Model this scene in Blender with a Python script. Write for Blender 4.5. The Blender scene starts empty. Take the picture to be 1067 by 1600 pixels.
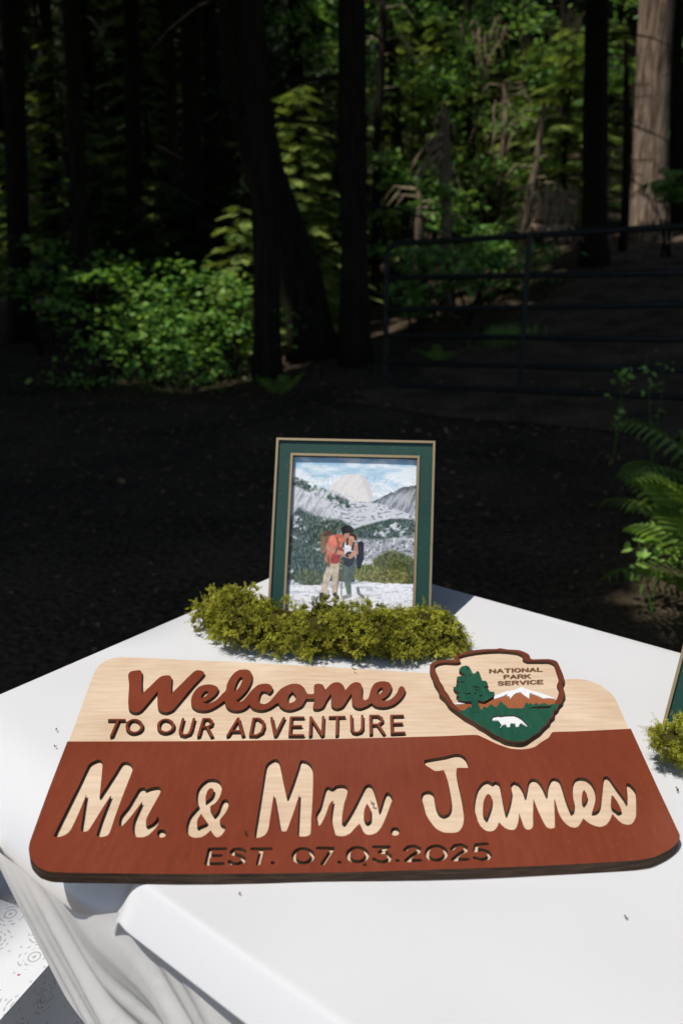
import bpy, math, random
import numpy as np
from mathutils import Vector, Matrix
random.seed(7)
RNG = np.random.default_rng(11)
SC = bpy.context.scene
COL = SC.collection

# ------------------------------------------------------------------ camera, sky, sun, exposure
TABLE_Z = 0.74
CAM_Z = TABLE_Z + 0.524
FPX, CX, CY = 1276.0, 533.5, 800.0          # focal length and centre, in pixels of a 1067 x 1600 frame
PITCH = math.atan(400.0 / FPX)
cam_data = bpy.data.cameras.new('camera')
cam = bpy.data.objects.new('camera', cam_data)
COL.objects.link(cam)
cam.location = (0, 0, CAM_Z)
cam.rotation_euler = (math.pi / 2 - PITCH, 0, 0)
cam_data.sensor_fit = 'HORIZONTAL'
cam_data.sensor_width = 24.0
cam_data.lens = 24.0 * FPX / 1067.0
cam_data.clip_start = 0.02
cam_data.clip_end = 600
cam_data.dof.use_dof = True
cam_data.dof.focus_distance = 0.95
cam_data.dof.aperture_fstop = 5.2
SC.camera = cam

SUN = Vector((-0.36, -0.25, 1.0)).normalized()      # towards the sun
world = bpy.data.worlds.new('World'); SC.world = world; world.use_nodes = True
wn = world.node_tree.nodes; wl = world.node_tree.links
sky = wn.new('ShaderNodeTexSky'); sky.sky_type = 'NISHITA'; sky.sun_disc = False
sky.sun_elevation = math.asin(SUN.z); sky.sun_rotation = math.atan2(SUN.x, SUN.y)
wn['Background'].inputs[1].default_value = 0.145
wl.new(sky.outputs[0], wn['Background'].inputs[0])
sun_data = bpy.data.lights.new('sun', 'SUN'); sun_data.energy = 4.1; sun_data.angle = math.radians(0.5)
sun_data.color = (1.0, 0.955, 0.89)
sun = bpy.data.objects.new('sun', sun_data); COL.objects.link(sun)
sun.rotation_euler = SUN.to_track_quat('Z', 'Y').to_euler(); sun.location = SUN * 60
SC.cycles.max_bounces = 6; SC.cycles.diffuse_bounces = 3; SC.cycles.glossy_bounces = 2; SC.cycles.transmission_bounces = 3; SC.cycles.caustics_reflective = False; SC.cycles.caustics_refractive = False
SC.view_settings.view_transform = 'Standard'; SC.view_settings.look = 'None'
SC.view_settings.exposure = 0.0; SC.view_settings.gamma = 1.0; SC.view_settings.use_curve_mapping = False

# ------------------------------------------------------------------ helpers: geometry of the place
SP, CP = math.sin(PITCH), math.cos(PITCH)
def ray(px, py):
    u, v = (px - CX) / FPX, (py - CY) / FPX
    return u, CP - v * SP, -(SP + v * CP)
def on_plane(px, py, z):                    # point on the horizontal plane at height z
    u, d, w = ray(px, py); t = (z - CAM_Z) / w
    return (u * t, d * t)
def at_depth(px, py, Y):
    u, d, w = ray(px, py); t = Y / d
    return Vector((u * t, Y, CAM_Z + w * t))

def smooth(a, b, x):
    t = np.clip((x - a) / (b - a), 0, 1); return t * t * (3 - 2 * t)
def terrain(x, y):
    x = np.asarray(x, float); y = np.asarray(y, float)
    r = smooth(-1.5, 5.0, x)
    h = np.clip(y - 5.0, 0, 18) * (0.02 + 0.135 * r * smooth(5, 9, y))
    h = h + 0.12 * smooth(0.8, 3.5, x) * smooth(1.5, 4.5, y)
    h = h + np.clip(y - 22, 0, 80) * 0.43
    h = h + 0.05 * np.sin(x * 1.3 + 1) * np.sin(y * 0.9) * smooth(5, 9, y) + 0.02 * np.sin(x * 3.1) * np.sin(y * 2.7 + 1)
    return h

def link(ob, parent=None):
    COL.objects.link(ob)
    if parent is not None: ob.parent = parent
    return ob
def tag(ob, label=None, cat=None, group=None, kind=None):
    if label: ob['label'] = label
    if cat: ob['category'] = cat
    if group: ob['group'] = group
    if kind: ob['kind'] = kind
    return ob
def empty(name, loc=(0, 0, 0), label=None, cat=None, group=None):
    o = bpy.data.objects.new(name, None); o.location = loc; o.empty_display_size = 0.1
    link(o); return tag(o, label, cat, group)
def mesh_arrays(name, V, F, tint=None):
    """V (n,3), F (m,3) or (m,4) int; optional per-vertex tint (n,)"""
    V = np.ascontiguousarray(V, dtype=np.float32); F = np.ascontiguousarray(F, dtype=np.int32)
    me = bpy.data.meshes.new(name); k = F.shape[1]
    me.vertices.add(len(V)); me.vertices.foreach_set('co', V.ravel())
    me.loops.add(F.size); me.loops.foreach_set('vertex_index', F.ravel())
    me.polygons.add(len(F)); me.polygons.foreach_set('loop_start', np.arange(len(F), dtype=np.int32) * k)
    if tint is not None:
        a = me.attributes.new('tint', 'FLOAT', 'POINT'); a.data.foreach_set('value', np.asarray(tint, np.float32))
    me.update(calc_edges=True); me.validate()
    return me
def mobj(name, me, mats, parent=None):
    ob = bpy.data.objects.new(name, me)
    for m in (mats if isinstance(mats, (list, tuple)) else [mats]):
        me.materials.append(m)
    return link(ob, parent)
def smooth_shade(me):
    me.polygons.foreach_set('use_smooth', np.ones(len(me.polygons), dtype=bool)); me.update()

class MB:
    """collects simple shapes into one mesh"""
    def __init__(s): s.v = []; s.f = []
    def box(s, c, d, R=None):
        n = len(s.v); c = Vector(c)
        for sx in (-1, 1):
            for sy in (-1, 1):
                for sz in (-1, 1):
                    p = Vector((sx * d[0] / 2, sy * d[1] / 2, sz * d[2] / 2))
                    s.v.append(tuple(c + (R @ p if R else p)))
        for q in ((0, 1, 3, 2), (4, 6, 7, 5), (0, 4, 5, 1), (2, 3, 7, 6), (0, 2, 6, 4), (1, 5, 7, 3)):
            s.f.append(tuple(n + i for i in q))
    def tube(s, pts, rad, seg=8, cap=True, wob=0.0):
        pts = [Vector(p) for p in pts]; n0 = len(s.v)
        rad = rad if isinstance(rad, (list, tuple)) else [rad] * len(pts)
        up = None
        for i, p in enumerate(pts):
            t = (pts[min(i + 1, len(pts) - 1)] - pts[max(i - 1, 0)]).normalized()
            if up is None:
                up = Vector((1, 0, 0)) if abs(t.x) < .8 else Vector((0, 1, 0))
            a = (up - t * up.dot(t)).normalized(); b = t.cross(a); up = a
            for k in range(seg):
                w = 2 * math.pi * k / seg; r = rad[i] * (1 + wob * random.uniform(-1, 1))
                s.v.append(tuple(p + a * math.cos(w) * r + b * math.sin(w) * r))
        for i in range(len(pts) - 1):
            for k in range(seg):
                k2 = (k + 1) % seg
                s.f.append((n0 + i * seg + k, n0 + i * seg + k2, n0 + (i + 1) * seg + k2, n0 + (i + 1) * seg + k))
        if cap:
            s.f.append(tuple(n0 + k for k in reversed(range(seg))))
            e = n0 + (len(pts) - 1) * seg
            s.f.append(tuple(e + k for k in range(seg)))
    def build(s, name, mats, parent=None, smoothed=False):
        me = bpy.data.meshes.new(name); me.from_pydata(s.v, [], s.f); me.update()
        if smoothed: smooth_shade(me)
        return mobj(name, me, mats, parent)

# ------------------------------------------------------------------ materials
def srgb(r, g, b):
    f = lambda c: (c / 12.92 if c <= .04045 else ((c + .055) / 1.055) ** 2.4)
    return (f(r / 255), f(g / 255), f(b / 255))
def new_mat(name):
    m = bpy.data.materials.new(name); m.use_nodes = True
    nt = m.node_tree; return m, nt.nodes, nt.links, nt.nodes['Principled BSDF']
def mat_noise(name, c1, c2, scale=8.0, rough=.8, detail=6, stretch=(1, 1, 1), bump=0.0, bscale=None, spec=.3, coords='Object', lo=.3, hi=.7, tint=None, bdist=.01):
    m, N, L, P = new_mat(name)
    tc = N.new('ShaderNodeTexCoord'); mp = N.new('ShaderNodeMapping'); mp.inputs['Scale'].default_value = stretch
    L.new(tc.outputs[coords], mp.inputs[0])
    nz = N.new('ShaderNodeTexNoise'); nz.inputs['Scale'].default_value = scale; nz.inputs['Detail'].default_value = detail
    L.new(mp.outputs[0], nz.inputs['Vector'])
    cr = N.new('ShaderNodeValToRGB'); cr.color_ramp.elements[0].position = lo; cr.color_ramp.elements[1].position = hi
    cr.color_ramp.elements[0].color = (*c1, 1); cr.color_ramp.elements[1].color = (*c2, 1)
    L.new(nz.outputs['Fac'], cr.inputs[0]); L.new(cr.outputs[0], P.inputs['Base Color'])
    P.inputs['Roughness'].default_value = rough; P.inputs['Specular IOR Level'].default_value = spec
    if bump:
        n2 = N.new('ShaderNodeTexNoise'); n2.inputs['Scale'].default_value = bscale or scale * 3; n2.inputs['Detail'].default_value = 8
        L.new(mp.outputs[0], n2.inputs['Vector'])
        b = N.new('ShaderNodeBump'); b.inputs['Strength'].default_value = bump; b.inputs['Distance'].default_value = bdist
        L.new(n2.outputs['Fac'], b.inputs['Height']); L.new(b.outputs[0], P.inputs['Normal'])
    return m
def mat_leaf(name, c1, c2, trans=.35, rough=.5, spec=.3, tcol=None):
    """leaf with per-leaf tint attribute; part of the light passes through"""
    m, N, L, P = new_mat(name)
    at = N.new('ShaderNodeAttribute'); at.attribute_name = 'tint'
    cr = N.new('ShaderNodeValToRGB'); cr.color_ramp.elements[0].color = (*c1, 1); cr.color_ramp.elements[1].color = (*c2, 1)
    L.new(at.outputs['Fac'], cr.inputs[0]); L.new(cr.outputs[0], P.inputs['Base Color'])
    P.inputs['Roughness'].default_value = rough; P.inputs['Specular IOR Level'].default_value = spec
    tr = N.new('ShaderNodeBsdfTranslucent'); mx = N.new('ShaderNodeMixShader'); mx.inputs[0].default_value = trans
    hs = N.new('ShaderNodeHueSaturation'); hs.inputs['Saturation'].default_value = 1.15; hs.inputs['Value'].default_value = 1.3; hs.inputs['Hue'].default_value = .48
    L.new(cr.outputs[0], hs.inputs['Color']); L.new(hs.outputs[0], tr.inputs[0])
    L.new(P.outputs[0], mx.inputs[1]); L.new(tr.outputs[0], mx.inputs[2])
    L.new(mx.outputs[0], N['Material Output'].inputs[0])
    return m

M = {}
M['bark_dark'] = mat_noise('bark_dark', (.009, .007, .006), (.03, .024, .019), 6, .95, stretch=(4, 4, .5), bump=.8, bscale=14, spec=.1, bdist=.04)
M['bark_red'] = mat_noise('bark_red', (.12, .075, .05), (.72, .54, .41), 5, .95, stretch=(7, 7, .3), bump=1.0, bscale=7, spec=.1, bdist=.12, lo=.38, hi=.62)
M['bark_pale'] = mat_noise('bark_pale', (.10, .075, .055), (.26, .20, .15), 9, .95, stretch=(3, 3, .5), bump=.6, bscale=16, spec=.1, bdist=.03)
M['leaf_maple'] = mat_leaf('leaf_maple', (.10, .28, .055), (.33, .54, .12), .34, .42, .3)
M['leaf_broad'] = mat_leaf('leaf_broad', (.07, .21, .05), (.29, .48, .12), .36, .42, .3)
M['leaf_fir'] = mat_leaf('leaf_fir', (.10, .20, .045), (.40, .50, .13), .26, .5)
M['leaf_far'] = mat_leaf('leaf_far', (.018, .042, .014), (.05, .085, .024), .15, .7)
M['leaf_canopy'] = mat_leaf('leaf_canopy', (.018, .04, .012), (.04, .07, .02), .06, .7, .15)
M['leaf_fern'] = mat_leaf('leaf_fern', (.12, .27, .045), (.36, .50, .10), .32, .42)
M['leaf_dead'] = mat_leaf('leaf_dead', (.07, .04, .02), (.24, .15, .08), .15, .8)
M['dry_twig'] = mat_noise('dry_twig', (.24, .17, .115), (.5, .39, .28), 12, .9)

# ------------------------------------------------------------------ ground
gm, N, L, P = new_mat('forest_floor')
tc = N.new('ShaderNodeTexCoord')
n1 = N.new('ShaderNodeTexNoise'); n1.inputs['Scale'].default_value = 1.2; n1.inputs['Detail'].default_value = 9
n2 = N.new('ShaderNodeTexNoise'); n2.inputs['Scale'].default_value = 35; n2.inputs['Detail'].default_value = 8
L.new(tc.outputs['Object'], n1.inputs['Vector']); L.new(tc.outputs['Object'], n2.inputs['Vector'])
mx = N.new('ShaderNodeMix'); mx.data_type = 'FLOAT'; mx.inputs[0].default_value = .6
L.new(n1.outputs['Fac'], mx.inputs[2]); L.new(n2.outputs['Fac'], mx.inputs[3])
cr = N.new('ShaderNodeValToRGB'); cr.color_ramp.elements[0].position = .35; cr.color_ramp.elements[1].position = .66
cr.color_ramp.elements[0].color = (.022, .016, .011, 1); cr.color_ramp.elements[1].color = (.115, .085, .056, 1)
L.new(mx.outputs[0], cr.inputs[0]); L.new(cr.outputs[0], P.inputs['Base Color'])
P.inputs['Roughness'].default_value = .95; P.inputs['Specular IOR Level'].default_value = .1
b = N.new('ShaderNodeBump'); b.inputs['Strength'].default_value = .9; b.inputs['Distance'].default_value = .04
L.new(n2.outputs['Fac'], b.inputs['Height']); L.new(b.outputs[0], P.inputs['Normal'])
M['floor'] = gm
gxs = np.concatenate([np.linspace(-120, -14, 30), np.linspace(-13.6, 13.6, 110), np.linspace(14, 120, 30)])
gys = np.concatenate([np.linspace(-90, -3, 22), np.linspace(-2.6, 24, 120), np.linspace(25, 150, 50)])
GX, GY = np.meshgrid(gxs, gys)
GZ = terrain(GX, GY)
nx, ny = len(gxs), len(gys)
idx = np.arange(nx * ny).reshape(ny, nx)
F = np.stack([idx[:-1, :-1], idx[:-1, 1:], idx[1:, 1:], idx[1:, :-1]], -1).reshape(-1, 4)
me = mesh_arrays('ground', np.stack([GX, GY, GZ], -1).reshape(-1, 3), F); smooth_shade(me)
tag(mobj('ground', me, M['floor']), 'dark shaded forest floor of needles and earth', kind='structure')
# dirt track through the gate
M['dirt'] = mat_noise('dirt_track', (.05, .036, .025), (.15, .108, .072), 3, .95, bump=.8, bscale=40, spec=.1, bdist=.03)
cl = [(1.3, 6.1), (1.5, 6.4), (2.9, 8.4), (4.4, 11), (6.2, 14), (8.6, 18), (11, 22)]
V = []; NW = 13
tt = np.linspace(0, len(cl) - 1, 60)
ctr = np.array([[np.interp(t, range(len(cl)), [c[0] for c in cl]), np.interp(t, range(len(cl)), [c[1] for c in cl])] for t in tt])
tg = np.gradient(ctr, axis=0); tg /= np.linalg.norm(tg, axis=1)[:, None]
for i in range(60):
    for k in range(NW):
        w = (k / (NW - 1) - .5) * (3.1 + .25 * math.sin(i * .9 + (k > 6) * 2))
        x, y = ctr[i, 0] + tg[i, 1] * w, ctr[i, 1] - tg[i, 0] * w
        V.append((x, y, float(terrain(x, y)) + .012 - .03 * math.exp(-((abs(w) - .75) / .25) ** 2) * 0 ))
idx = np.arange(60 * NW).reshape(60, NW)
F = np.stack([idx[:-1, :-1], idx[:-1, 1:], idx[1:, 1:], idx[1:, :-1]], -1).reshape(-1, 4)
me = mesh_arrays('dirt_track', np.array(V), F); smooth_shade(me)
tag(mobj('dirt_track', me, M['dirt']), 'bare dirt track running through the gate', kind='structure')

M['bounce_earth'] = mat_noise('bounce_dirt', (.15, .115, .08), (.27, .21, .15), 5, .95, bump=.6, bscale=60, spec=.1, bdist=.02)  # unseen pale ground added to bounce sunlight up at cloth and boxes
th = np.linspace(0, 2 * np.pi, 72, endpoint=False); V = [(.1, -2.2, .016)]
for r_ in (.25, .5, .75, 1.0):
    for a in th:
        w = 1 + .06 * math.sin(a * 5 + 1) + .04 * math.sin(a * 11)
        x, y = .1 + math.cos(a) * 4.6 * r_ * w, -2.2 + math.sin(a) * 2.95 * r_ * w
        V.append((x, y, float(terrain(x, y)) + .014))
F = [(0, 1 + i, 1 + (i + 1) % 72) for i in range(72)]
for k in range(3):
    for i in range(72):
        a, b, c, d = 1 + k * 72 + i, 1 + (k + 1) * 72 + i, 1 + (k + 1) * 72 + (i + 1) % 72, 1 + k * 72 + (i + 1) % 72
        F += [(a, b, c), (a, c, d)]
me = mesh_arrays('bounce_earth', np.array(V), np.array(F)); smooth_shade(me)
tag(mobj('bounce_earth', me, M['bounce_earth']), 'unseen pale earth added to bounce sun onto the cloth and boxes', kind='structure')

# ------------------------------------------------------------------ leaf scattering
def rot_mats(n, tilt=0.5, yaw=None, rng=RNG):
    """random rotations: leaf normal near +Z, tilted by up to `tilt` rad"""
    yaw = rng.uniform(0, 2 * np.pi, n) if yaw is None else yaw
    ax = rng.uniform(0, 2 * np.pi, n); t = np.abs(rng.normal(0, tilt, n))
    cy, sy = np.cos(yaw), np.sin(yaw)
    Rz = np.zeros((n, 3, 3)); Rz[:, 0, 0] = cy; Rz[:, 0, 1] = -sy; Rz[:, 1, 0] = sy; Rz[:, 1, 1] = cy; Rz[:, 2, 2] = 1
    kx, ky = np.cos(ax), np.sin(ax); c, s = np.cos(t), np.sin(t)
    K = np.zeros((n, 3, 3))
    K[:, 0, 0] = c + kx * kx * (1 - c); K[:, 0, 1] = kx * ky * (1 - c); K[:, 0, 2] = ky * s
    K[:, 1, 0] = kx * ky * (1 - c); K[:, 1, 1] = c + ky * ky * (1 - c); K[:, 1, 2] = -kx * s
    K[:, 2, 0] = -ky * s; K[:, 2, 1] = kx * s; K[:, 2, 2] = c
    return K @ Rz
def scatter(pos, R, scale, tv, tf):
    pos = np.asarray(pos); n = len(pos); k = len(tv)
    sc = np.asarray(scale).reshape(-1, 1, 1) if np.ndim(scale) else scale
    V = np.einsum('nij,kj->nki', R, tv) * sc + pos[:, None, :]
    F = (tf[None] + (np.arange(n) * k)[:, None, None]).reshape(-1, 3)
    return V.reshape(-1, 3), F
def fan(outline, z=None):
    o = np.array(outline, float); k = len(o)
    z = np.zeros(k) if z is None else np.array(z)
    tv = np.vstack([[o[:, 0].mean() * .8, 0, 0.0], np.column_stack([o, z])])
    tf = np.array([[0, 1 + i, 1 + (i + 1) % k] for i in range(k)])
    return tv, tf
# lobed maple leaf, unit long
MAPLE = fan([(0, 0), (.12, -.3), (.3, -.22), (.55, -.48), (.6, -.2), (1, 0), (.6, .2), (.55, .48), (.3, .22), (.12, .3)],
            [0, -.05, .0, -.09, .02, -.08, .02, -.09, 0, -.05])
OVAL = fan([(0, 0), (.3, -.26), (.65, -.22), (1, 0), (.65, .22), (.3, .26)], [0, .03, .02, -.1, .02, .03])
CLUMP = fan([(-.5, -.1), (-.2, -.45), (.05, -.2), (.45, -.4), (.35, -.02), (.55, .25), (.1, .22), (-.05, .5), (-.22, .18)],
            [-.1, .05, 0, -.12, .04, -.1, .05, -.08, .03])
def make_spray(n=9, droop=.18):
    """flat conifer bough: axis with side twigs, unit long"""
    V = []; F = []
    def blade(p, q, w):
        i = len(V); d = np.array(q) - np.array(p); nrm = np.array([-d[1], d[0], 0]); nrm /= (np.linalg.norm(nrm) + 1e-9)
        m_ = np.array(p) * .55 + np.array(q) * .45
        V.extend([np.array(p), m_ + nrm * w, np.array(q), m_ - nrm * w]); F.extend([[i, i + 1, i + 2], [i, i + 2, i + 3]])
    blade((0, 0, 0), (1, 0, -droop), .03)
    for j in range(n):
        t = .12 + .85 * j / n; z = -droop * t * t
        l = .42 * (1 - t) ** .7 + .07
        for s in (-1, 1):
            blade((t, 0, z), (t + l * .6, s * l * .85, z - .1 * l), .042)
    return np.array(V), np.array(F)
SPRAY = make_spray()

# ------------------------------------------------------------------ canopy and where the sun gets through
EA = np.array([.786, -.618]); EA /= np.linalg.norm(EA)        # along the table's long side, towards the viewer
EB = np.array([-EA[1], EA[0]])                                # across the table, away from the viewer
TW, TL = .762, 1.83
TC = np.array(on_plane(507, 865, TABLE_Z))                    # far corner
TLc = TC - EB * TW                                            # left corner
def table_pt(a, b, z=0.0):
    p = TLc + EA * a + EB * b
    return Vector((p[0], p[1], TABLE_Z + z))
SXZ, SYZ = -SUN.x / SUN.z, -SUN.y / SUN.z
GAPS = []        # (x, y, z, radius, keep) patches the sun reaches
def gap(px, py, Y, r, keep=.0):
    p = at_depth(px, py, Y); GAPS.append((p.x, p.y, p.z, r, keep))
def keep_prob(Pt):
    x, y, z = Pt[:, 0], Pt[:, 1], Pt[:, 2]
    k = np.ones(len(Pt))
    # open dapple over the slope on the right
    lx, ly = x + SXZ * (z - 3), y + SYZ * (z - 3)
    k = np.where(((lx > .2) & (ly > 10.8) & (lx < 2.7)) | ((lx >= 2.7) & (ly > 14.6) & (lx < 16)), .02, k)
    k = np.where((lx > -9) & (lx <= .2) & (ly > 13), .16, k)
    # crowns over the clearing behind the photographer thinned to let in sky light
    k = np.where((y < -2.5), .06, k)
    # table
    lx, ly = x + SXZ * (z - .8) - TLc[0], y + SYZ * (z - .8) - TLc[1]
    a, b = lx * EA[0] + ly * EA[1], lx * EB[0] + ly * EB[1]
    k = np.where((a > -.22) & (a < 2.6) & (b > -7) & (b < TW + .36), 0, k)
    for gx, gy, gz, r, kp in GAPS:
        d = np.hypot(x + SXZ * (z - gz) - gx, y + SYZ * (z - gz) - gy)
        k = np.where(d < r, np.minimum(k, kp), k)
    return k
# sunlit patches
for g in ((190, 470, 8.7, .5, .0), (250, 500, 8.5, .9, .0), (330, 500, 8.7, .9, .0), (380, 470, 9.2, .75, .0), (300, 590, 7.9, .55, .1), (165, 560, 8.4, .22, .0),
          (375, 380, 10.2, .9, .0), (470, 270, 11.3, 1.1, .0), (480, 350, 11.3, .9, .0), (520, 60, 13, .8, .1), (440, 210, 11.3, .5, .1),
          (50, 90, 14, .5, .2), (230, 40, 17, .9, .3), (110, 130, 14, .4, .2), (60, 410, 10, .2, .1), (20, 300, 15, .35, .2), (250, 150, 17, .6, .3), (200, 210, 15, .3, .3),
          (1008, 150, 13.95, 1.0, .0), (1012, 50, 13.95, 1.0, .0), (1000, 240, 13.95, .7, .0), (690, 220, 11.2, .7, .0), (650, 250, 11, .4, .1), (780, 380, 10.5, .5, .0),
          (760, 100, 15, 1.2, .15), (820, 240, 15, .9, .1), (640, 90, 15, 1.1, .2), (800, 400, 12, .6, .1), (870, 200, 16, 1.2, .1), (880, 60, 18, 1.4, .1), (840, 320, 14, .7, .0),
          (1062, 690, 3.2, .45, .0), (1110, 850, 2.75, .52, .0), (620, 420, 9.5, .3, .1), (700, 400, 10, .4, .2), (470, 480, 9.5, .3, .2), (1050, 300, 13, .4, .1)):
    gap(*g)

def canopy_cards(cx, cy, z0, z1, rad, n, size=.55):
    t = RNG.random(n); z = z0 + (z1 - z0) * t
    prof = np.where(t < .15, .55 + 3 * t, 1.0 - .75 * ((t - .15) / .85) ** 1.3) * rad
    a = RNG.uniform(0, 2 * np.pi, n); rr = prof * np.sqrt(RNG.random(n))
    p = np.column_stack([cx + np.cos(a) * rr, cy + np.sin(a) * rr, z])
    p = p[RNG.random(n) < keep_prob(p)]
    V, F = scatter(p, rot_mats(len(p), .45), size * RNG.uniform(.7, 1.35, len(p)), *CLUMP)
    return V, F, np.repeat(RNG.random(len(p)), len(CLUMP[0]))

# ------------------------------------------------------------------ trees
def trunk_mesh(pts, r0, r1, seg=10, limbs=0, zlimb=(2, 8), wob=.06, flare=1.35):
    mb = MB(); pts = [Vector(p) for p in pts]
    # resample
    out = []; n = 14
    d = [0]
    for i in range(1, len(pts)): d.append(d[-1] + (pts[i] - pts[i - 1]).length)
    for k in range(n):
        s = d[-1] * (k / (n - 1)) ** 1.5
        for i in range(1, len(pts)):
            if s <= d[i] + 1e-6:
                f = (s - d[i - 1]) / (d[i] - d[i - 1]); out.append(pts[i - 1].lerp(pts[i], f)); break
    rad = [r0 + (r1 - r0) * (k / (n - 1)) ** 1.2 for k in range(n)]
    rad[0] *= flare; rad[1] *= 1 + (flare - 1) * .35
    mb.tube(out, rad, seg, True, wob)
    for _ in range(limbs):
        z = random.uniform(*zlimb)
        base = min(out, key=lambda p: abs(p.z - out[0].z - z)).copy(); base.z = out[0].z + z
        a = random.uniform(0, 6.28); l = random.uniform(.5, 1.5)
        q = [base + Vector((math.cos(a) * l * t, math.sin(a) * l * t, -.35 * l * t * t + .1 * l * t)) for t in (0, .4, .75, 1)]
        mb.tube(q, [.022, .016, .01, .004], 5, False)
    return mb
def big_tree(px, Y, dia, label, top=None, mat='bark_dark', via=(), H=19, crown=(8, 20, 3.2, 1500), group=None, name='conifer_tree', limbs=8, name_crown='crown'):
    """tall conifer; base seen at column px at depth Y. top = column at the upper frame edge"""
    u = (px - CX) / FPX
    x = u * (Y * CP + 1.0 * SP); z = float(terrain(x, Y)) - .08
    base = Vector((x, Y, z))
    pts = [base]
    for (vx, vy) in via: pts.append(at_depth(vx, vy, Y))
    if top is not None: pts.append(at_depth(top, 0, Y))
    last, prev = pts[-1], (pts[-2] if len(pts) > 1 else base)
    dirn = (last - prev).normalized() if len(pts) > 1 else Vector((random.uniform(-.02, .02), random.uniform(-.02, .02), 1)).normalized()
    dirn = (dirn + Vector((0, 0, 1.5))).normalized()
    pts.append(last + dirn * (H - last.z) / max(dirn.z, .5))
    root = empty(name, base, label, 'tree', group)
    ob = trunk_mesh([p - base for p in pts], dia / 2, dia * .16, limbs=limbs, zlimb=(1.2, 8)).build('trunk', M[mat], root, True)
    if crown:
        c = pts[-1]; z0, z1, rad, n = crown
        mid = pts[-2].lerp(pts[-1], .4)
        V, F, T = canopy_cards(mid.x, mid.y, z + z0, z + z1, rad, n)
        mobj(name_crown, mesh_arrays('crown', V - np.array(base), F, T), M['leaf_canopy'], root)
    return root

big_tree(417, 8.2, .27, 'slim dark trunk with a slight lean left of the picture frame, standing nearest the shrubs', top=392, via=((414, 330),))
big_tree(492, 9.4, .50, 'thick dark trunk curving up to the left behind the slim trunk', top=372, via=((470, 420), (425, 300), (384, 190)))
big_tree(555, 8.6, .30, 'straight dark trunk beside the left end of the gate', top=549)
big_tree(920, 12.2, .38, 'straight black trunk standing behind the gate', top=932)
big_tree(1000, 14.2, .60, 'thick reddish trunk with sunlit fibrous bark at upper right', top=1022, mat='bark_red', limbs=2)
big_tree(1046, 15.0, .27, 'slim dark trunk hard against the sunlit trunk on its right side', top=1054)
big_tree(868, 17.5, .16, 'thin dark trunk in the foliage left of the black trunk', top=880)
big_tree(735, 19, .2, 'thin dark trunk in the bright foliage right of the broken snag', top=728)
big_tree(640, 17, .2, 'thin trunk among leaves just right of the straight dark trunk', top=604)
big_tree(128, 10.6, .24, 'dark trunk rising through the left edge of the lit shrubs', top=112, limbs=14)
big_tree(30, 12.0, .34, 'broad dark trunk near the left border of the picture', top=18, limbs=12)
big_tree(80, 14.5, .30, 'dark trunk second from the left border', top=70, limbs=12)
big_tree(212, 14.0, .30, 'dark trunk above the lit shrubs left of the maple tops', top=205, limbs=14)
big_tree(300, 13.0, .34, 'dark trunk above the lit shrubs just left of the curving trunk', top=300, limbs=14)
big_tree(258, 17.0, .28, 'dim trunk far back between two dark trunks above the shrubs', top=254)
for k, (px, Y, d) in enumerate(((-40, 11, .4), (-130, 14, .4), (-330, 9, .5), (160, 20, .4), (345, 19, .4), (470, 18, .34), (590, 22, .4), (690, 25, .5), (800, 24, .45), (960, 22, .5), (1130, 18, .5),
                                (1110, 11.5, .4), (1250, 9, .4), (1330, 14, .5), (30, 24, .5), (250, 26, .5), (420, 27, .5), (560, 30, .5), (880, 30, .5), (1020, 27, .5), (-200, 22, .5), (-420, 16, .5), (1300, 22, .5))):
    big_tree(px, Y, d, 'tall dark conifer in the deep shade of the wood', None, group='tall conifers far back in the wood', H=22, crown=(6.5, 22, 3.6, 1500))
# conifers added round the clearing, mostly outside the picture, so their crowns shade it
for k, (x, y, h) in enumerate(((-2.9, 1.2, 20), (-2.3, 3.7, 20), (-5.4, -.4, 22), (-4.2, 4.2, 20), (-3.6, 7.2, 20), (-6.5, 6, 22), (-7.5, 2, 22), (-9.5, 9, 22), (-10, 4.5, 22), (-12.5, 7, 24), (-13, 1, 24), (-11, 12, 24), (-15, 11, 24), (-16, 5, 24), (-14.5, 16, 24), (-18, 18, 24), (-8.5, -2.5, 22), (-13, -4, 24), (-17, -1, 24), (-10, -8, 24),
                               (4.4, 3.2, 20), (6.2, 5.5, 22), (4.2, 8.6, 20), (7, 1, 22), (8.5, 8.5, 22), (9.5, 4, 22), (6.5, -3, 22), (10, -1.5, 22), (12, 11, 24), (11.5, 6, 24), (0.2, 11.5, 22), (-2.4, 12.5, 22),
                               (3, -8, 22), (-4, -9, 22), (9, -8, 22), (-1, -13, 24), (6, -14, 24), (-8, -14, 24), (-1.6, 16.4, 22), (-5.5, 17, 24), (3.6, 20, 22), (14, 16, 24), (16, 2, 24), (15, -6, 24))):
    base = Vector((x, y, float(terrain(x, y)) - .08))
    pxl = (x / (y * CP + .4)) * FPX if y > 1 else 9999
    root = empty('conifer_tree', base, 'tall conifer added around the clearing for its crown to shade the ground', 'tree', 'added shade conifers around the clearing')
    dia = .4 if not (abs(pxl) < 560 and y > 1) else .2
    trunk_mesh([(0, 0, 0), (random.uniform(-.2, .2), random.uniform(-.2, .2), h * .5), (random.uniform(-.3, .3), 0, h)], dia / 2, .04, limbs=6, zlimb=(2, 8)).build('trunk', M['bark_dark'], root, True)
    V, F, T = canopy_cards(x, y, base.z + 5.2 + (y > 8) * 2.2 + (y < 0) * 1.5, h, 3.7, 2100)
    mobj('crown', mesh_arrays('crown', V - np.array(base), F, T), M['leaf_canopy'], root)

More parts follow.
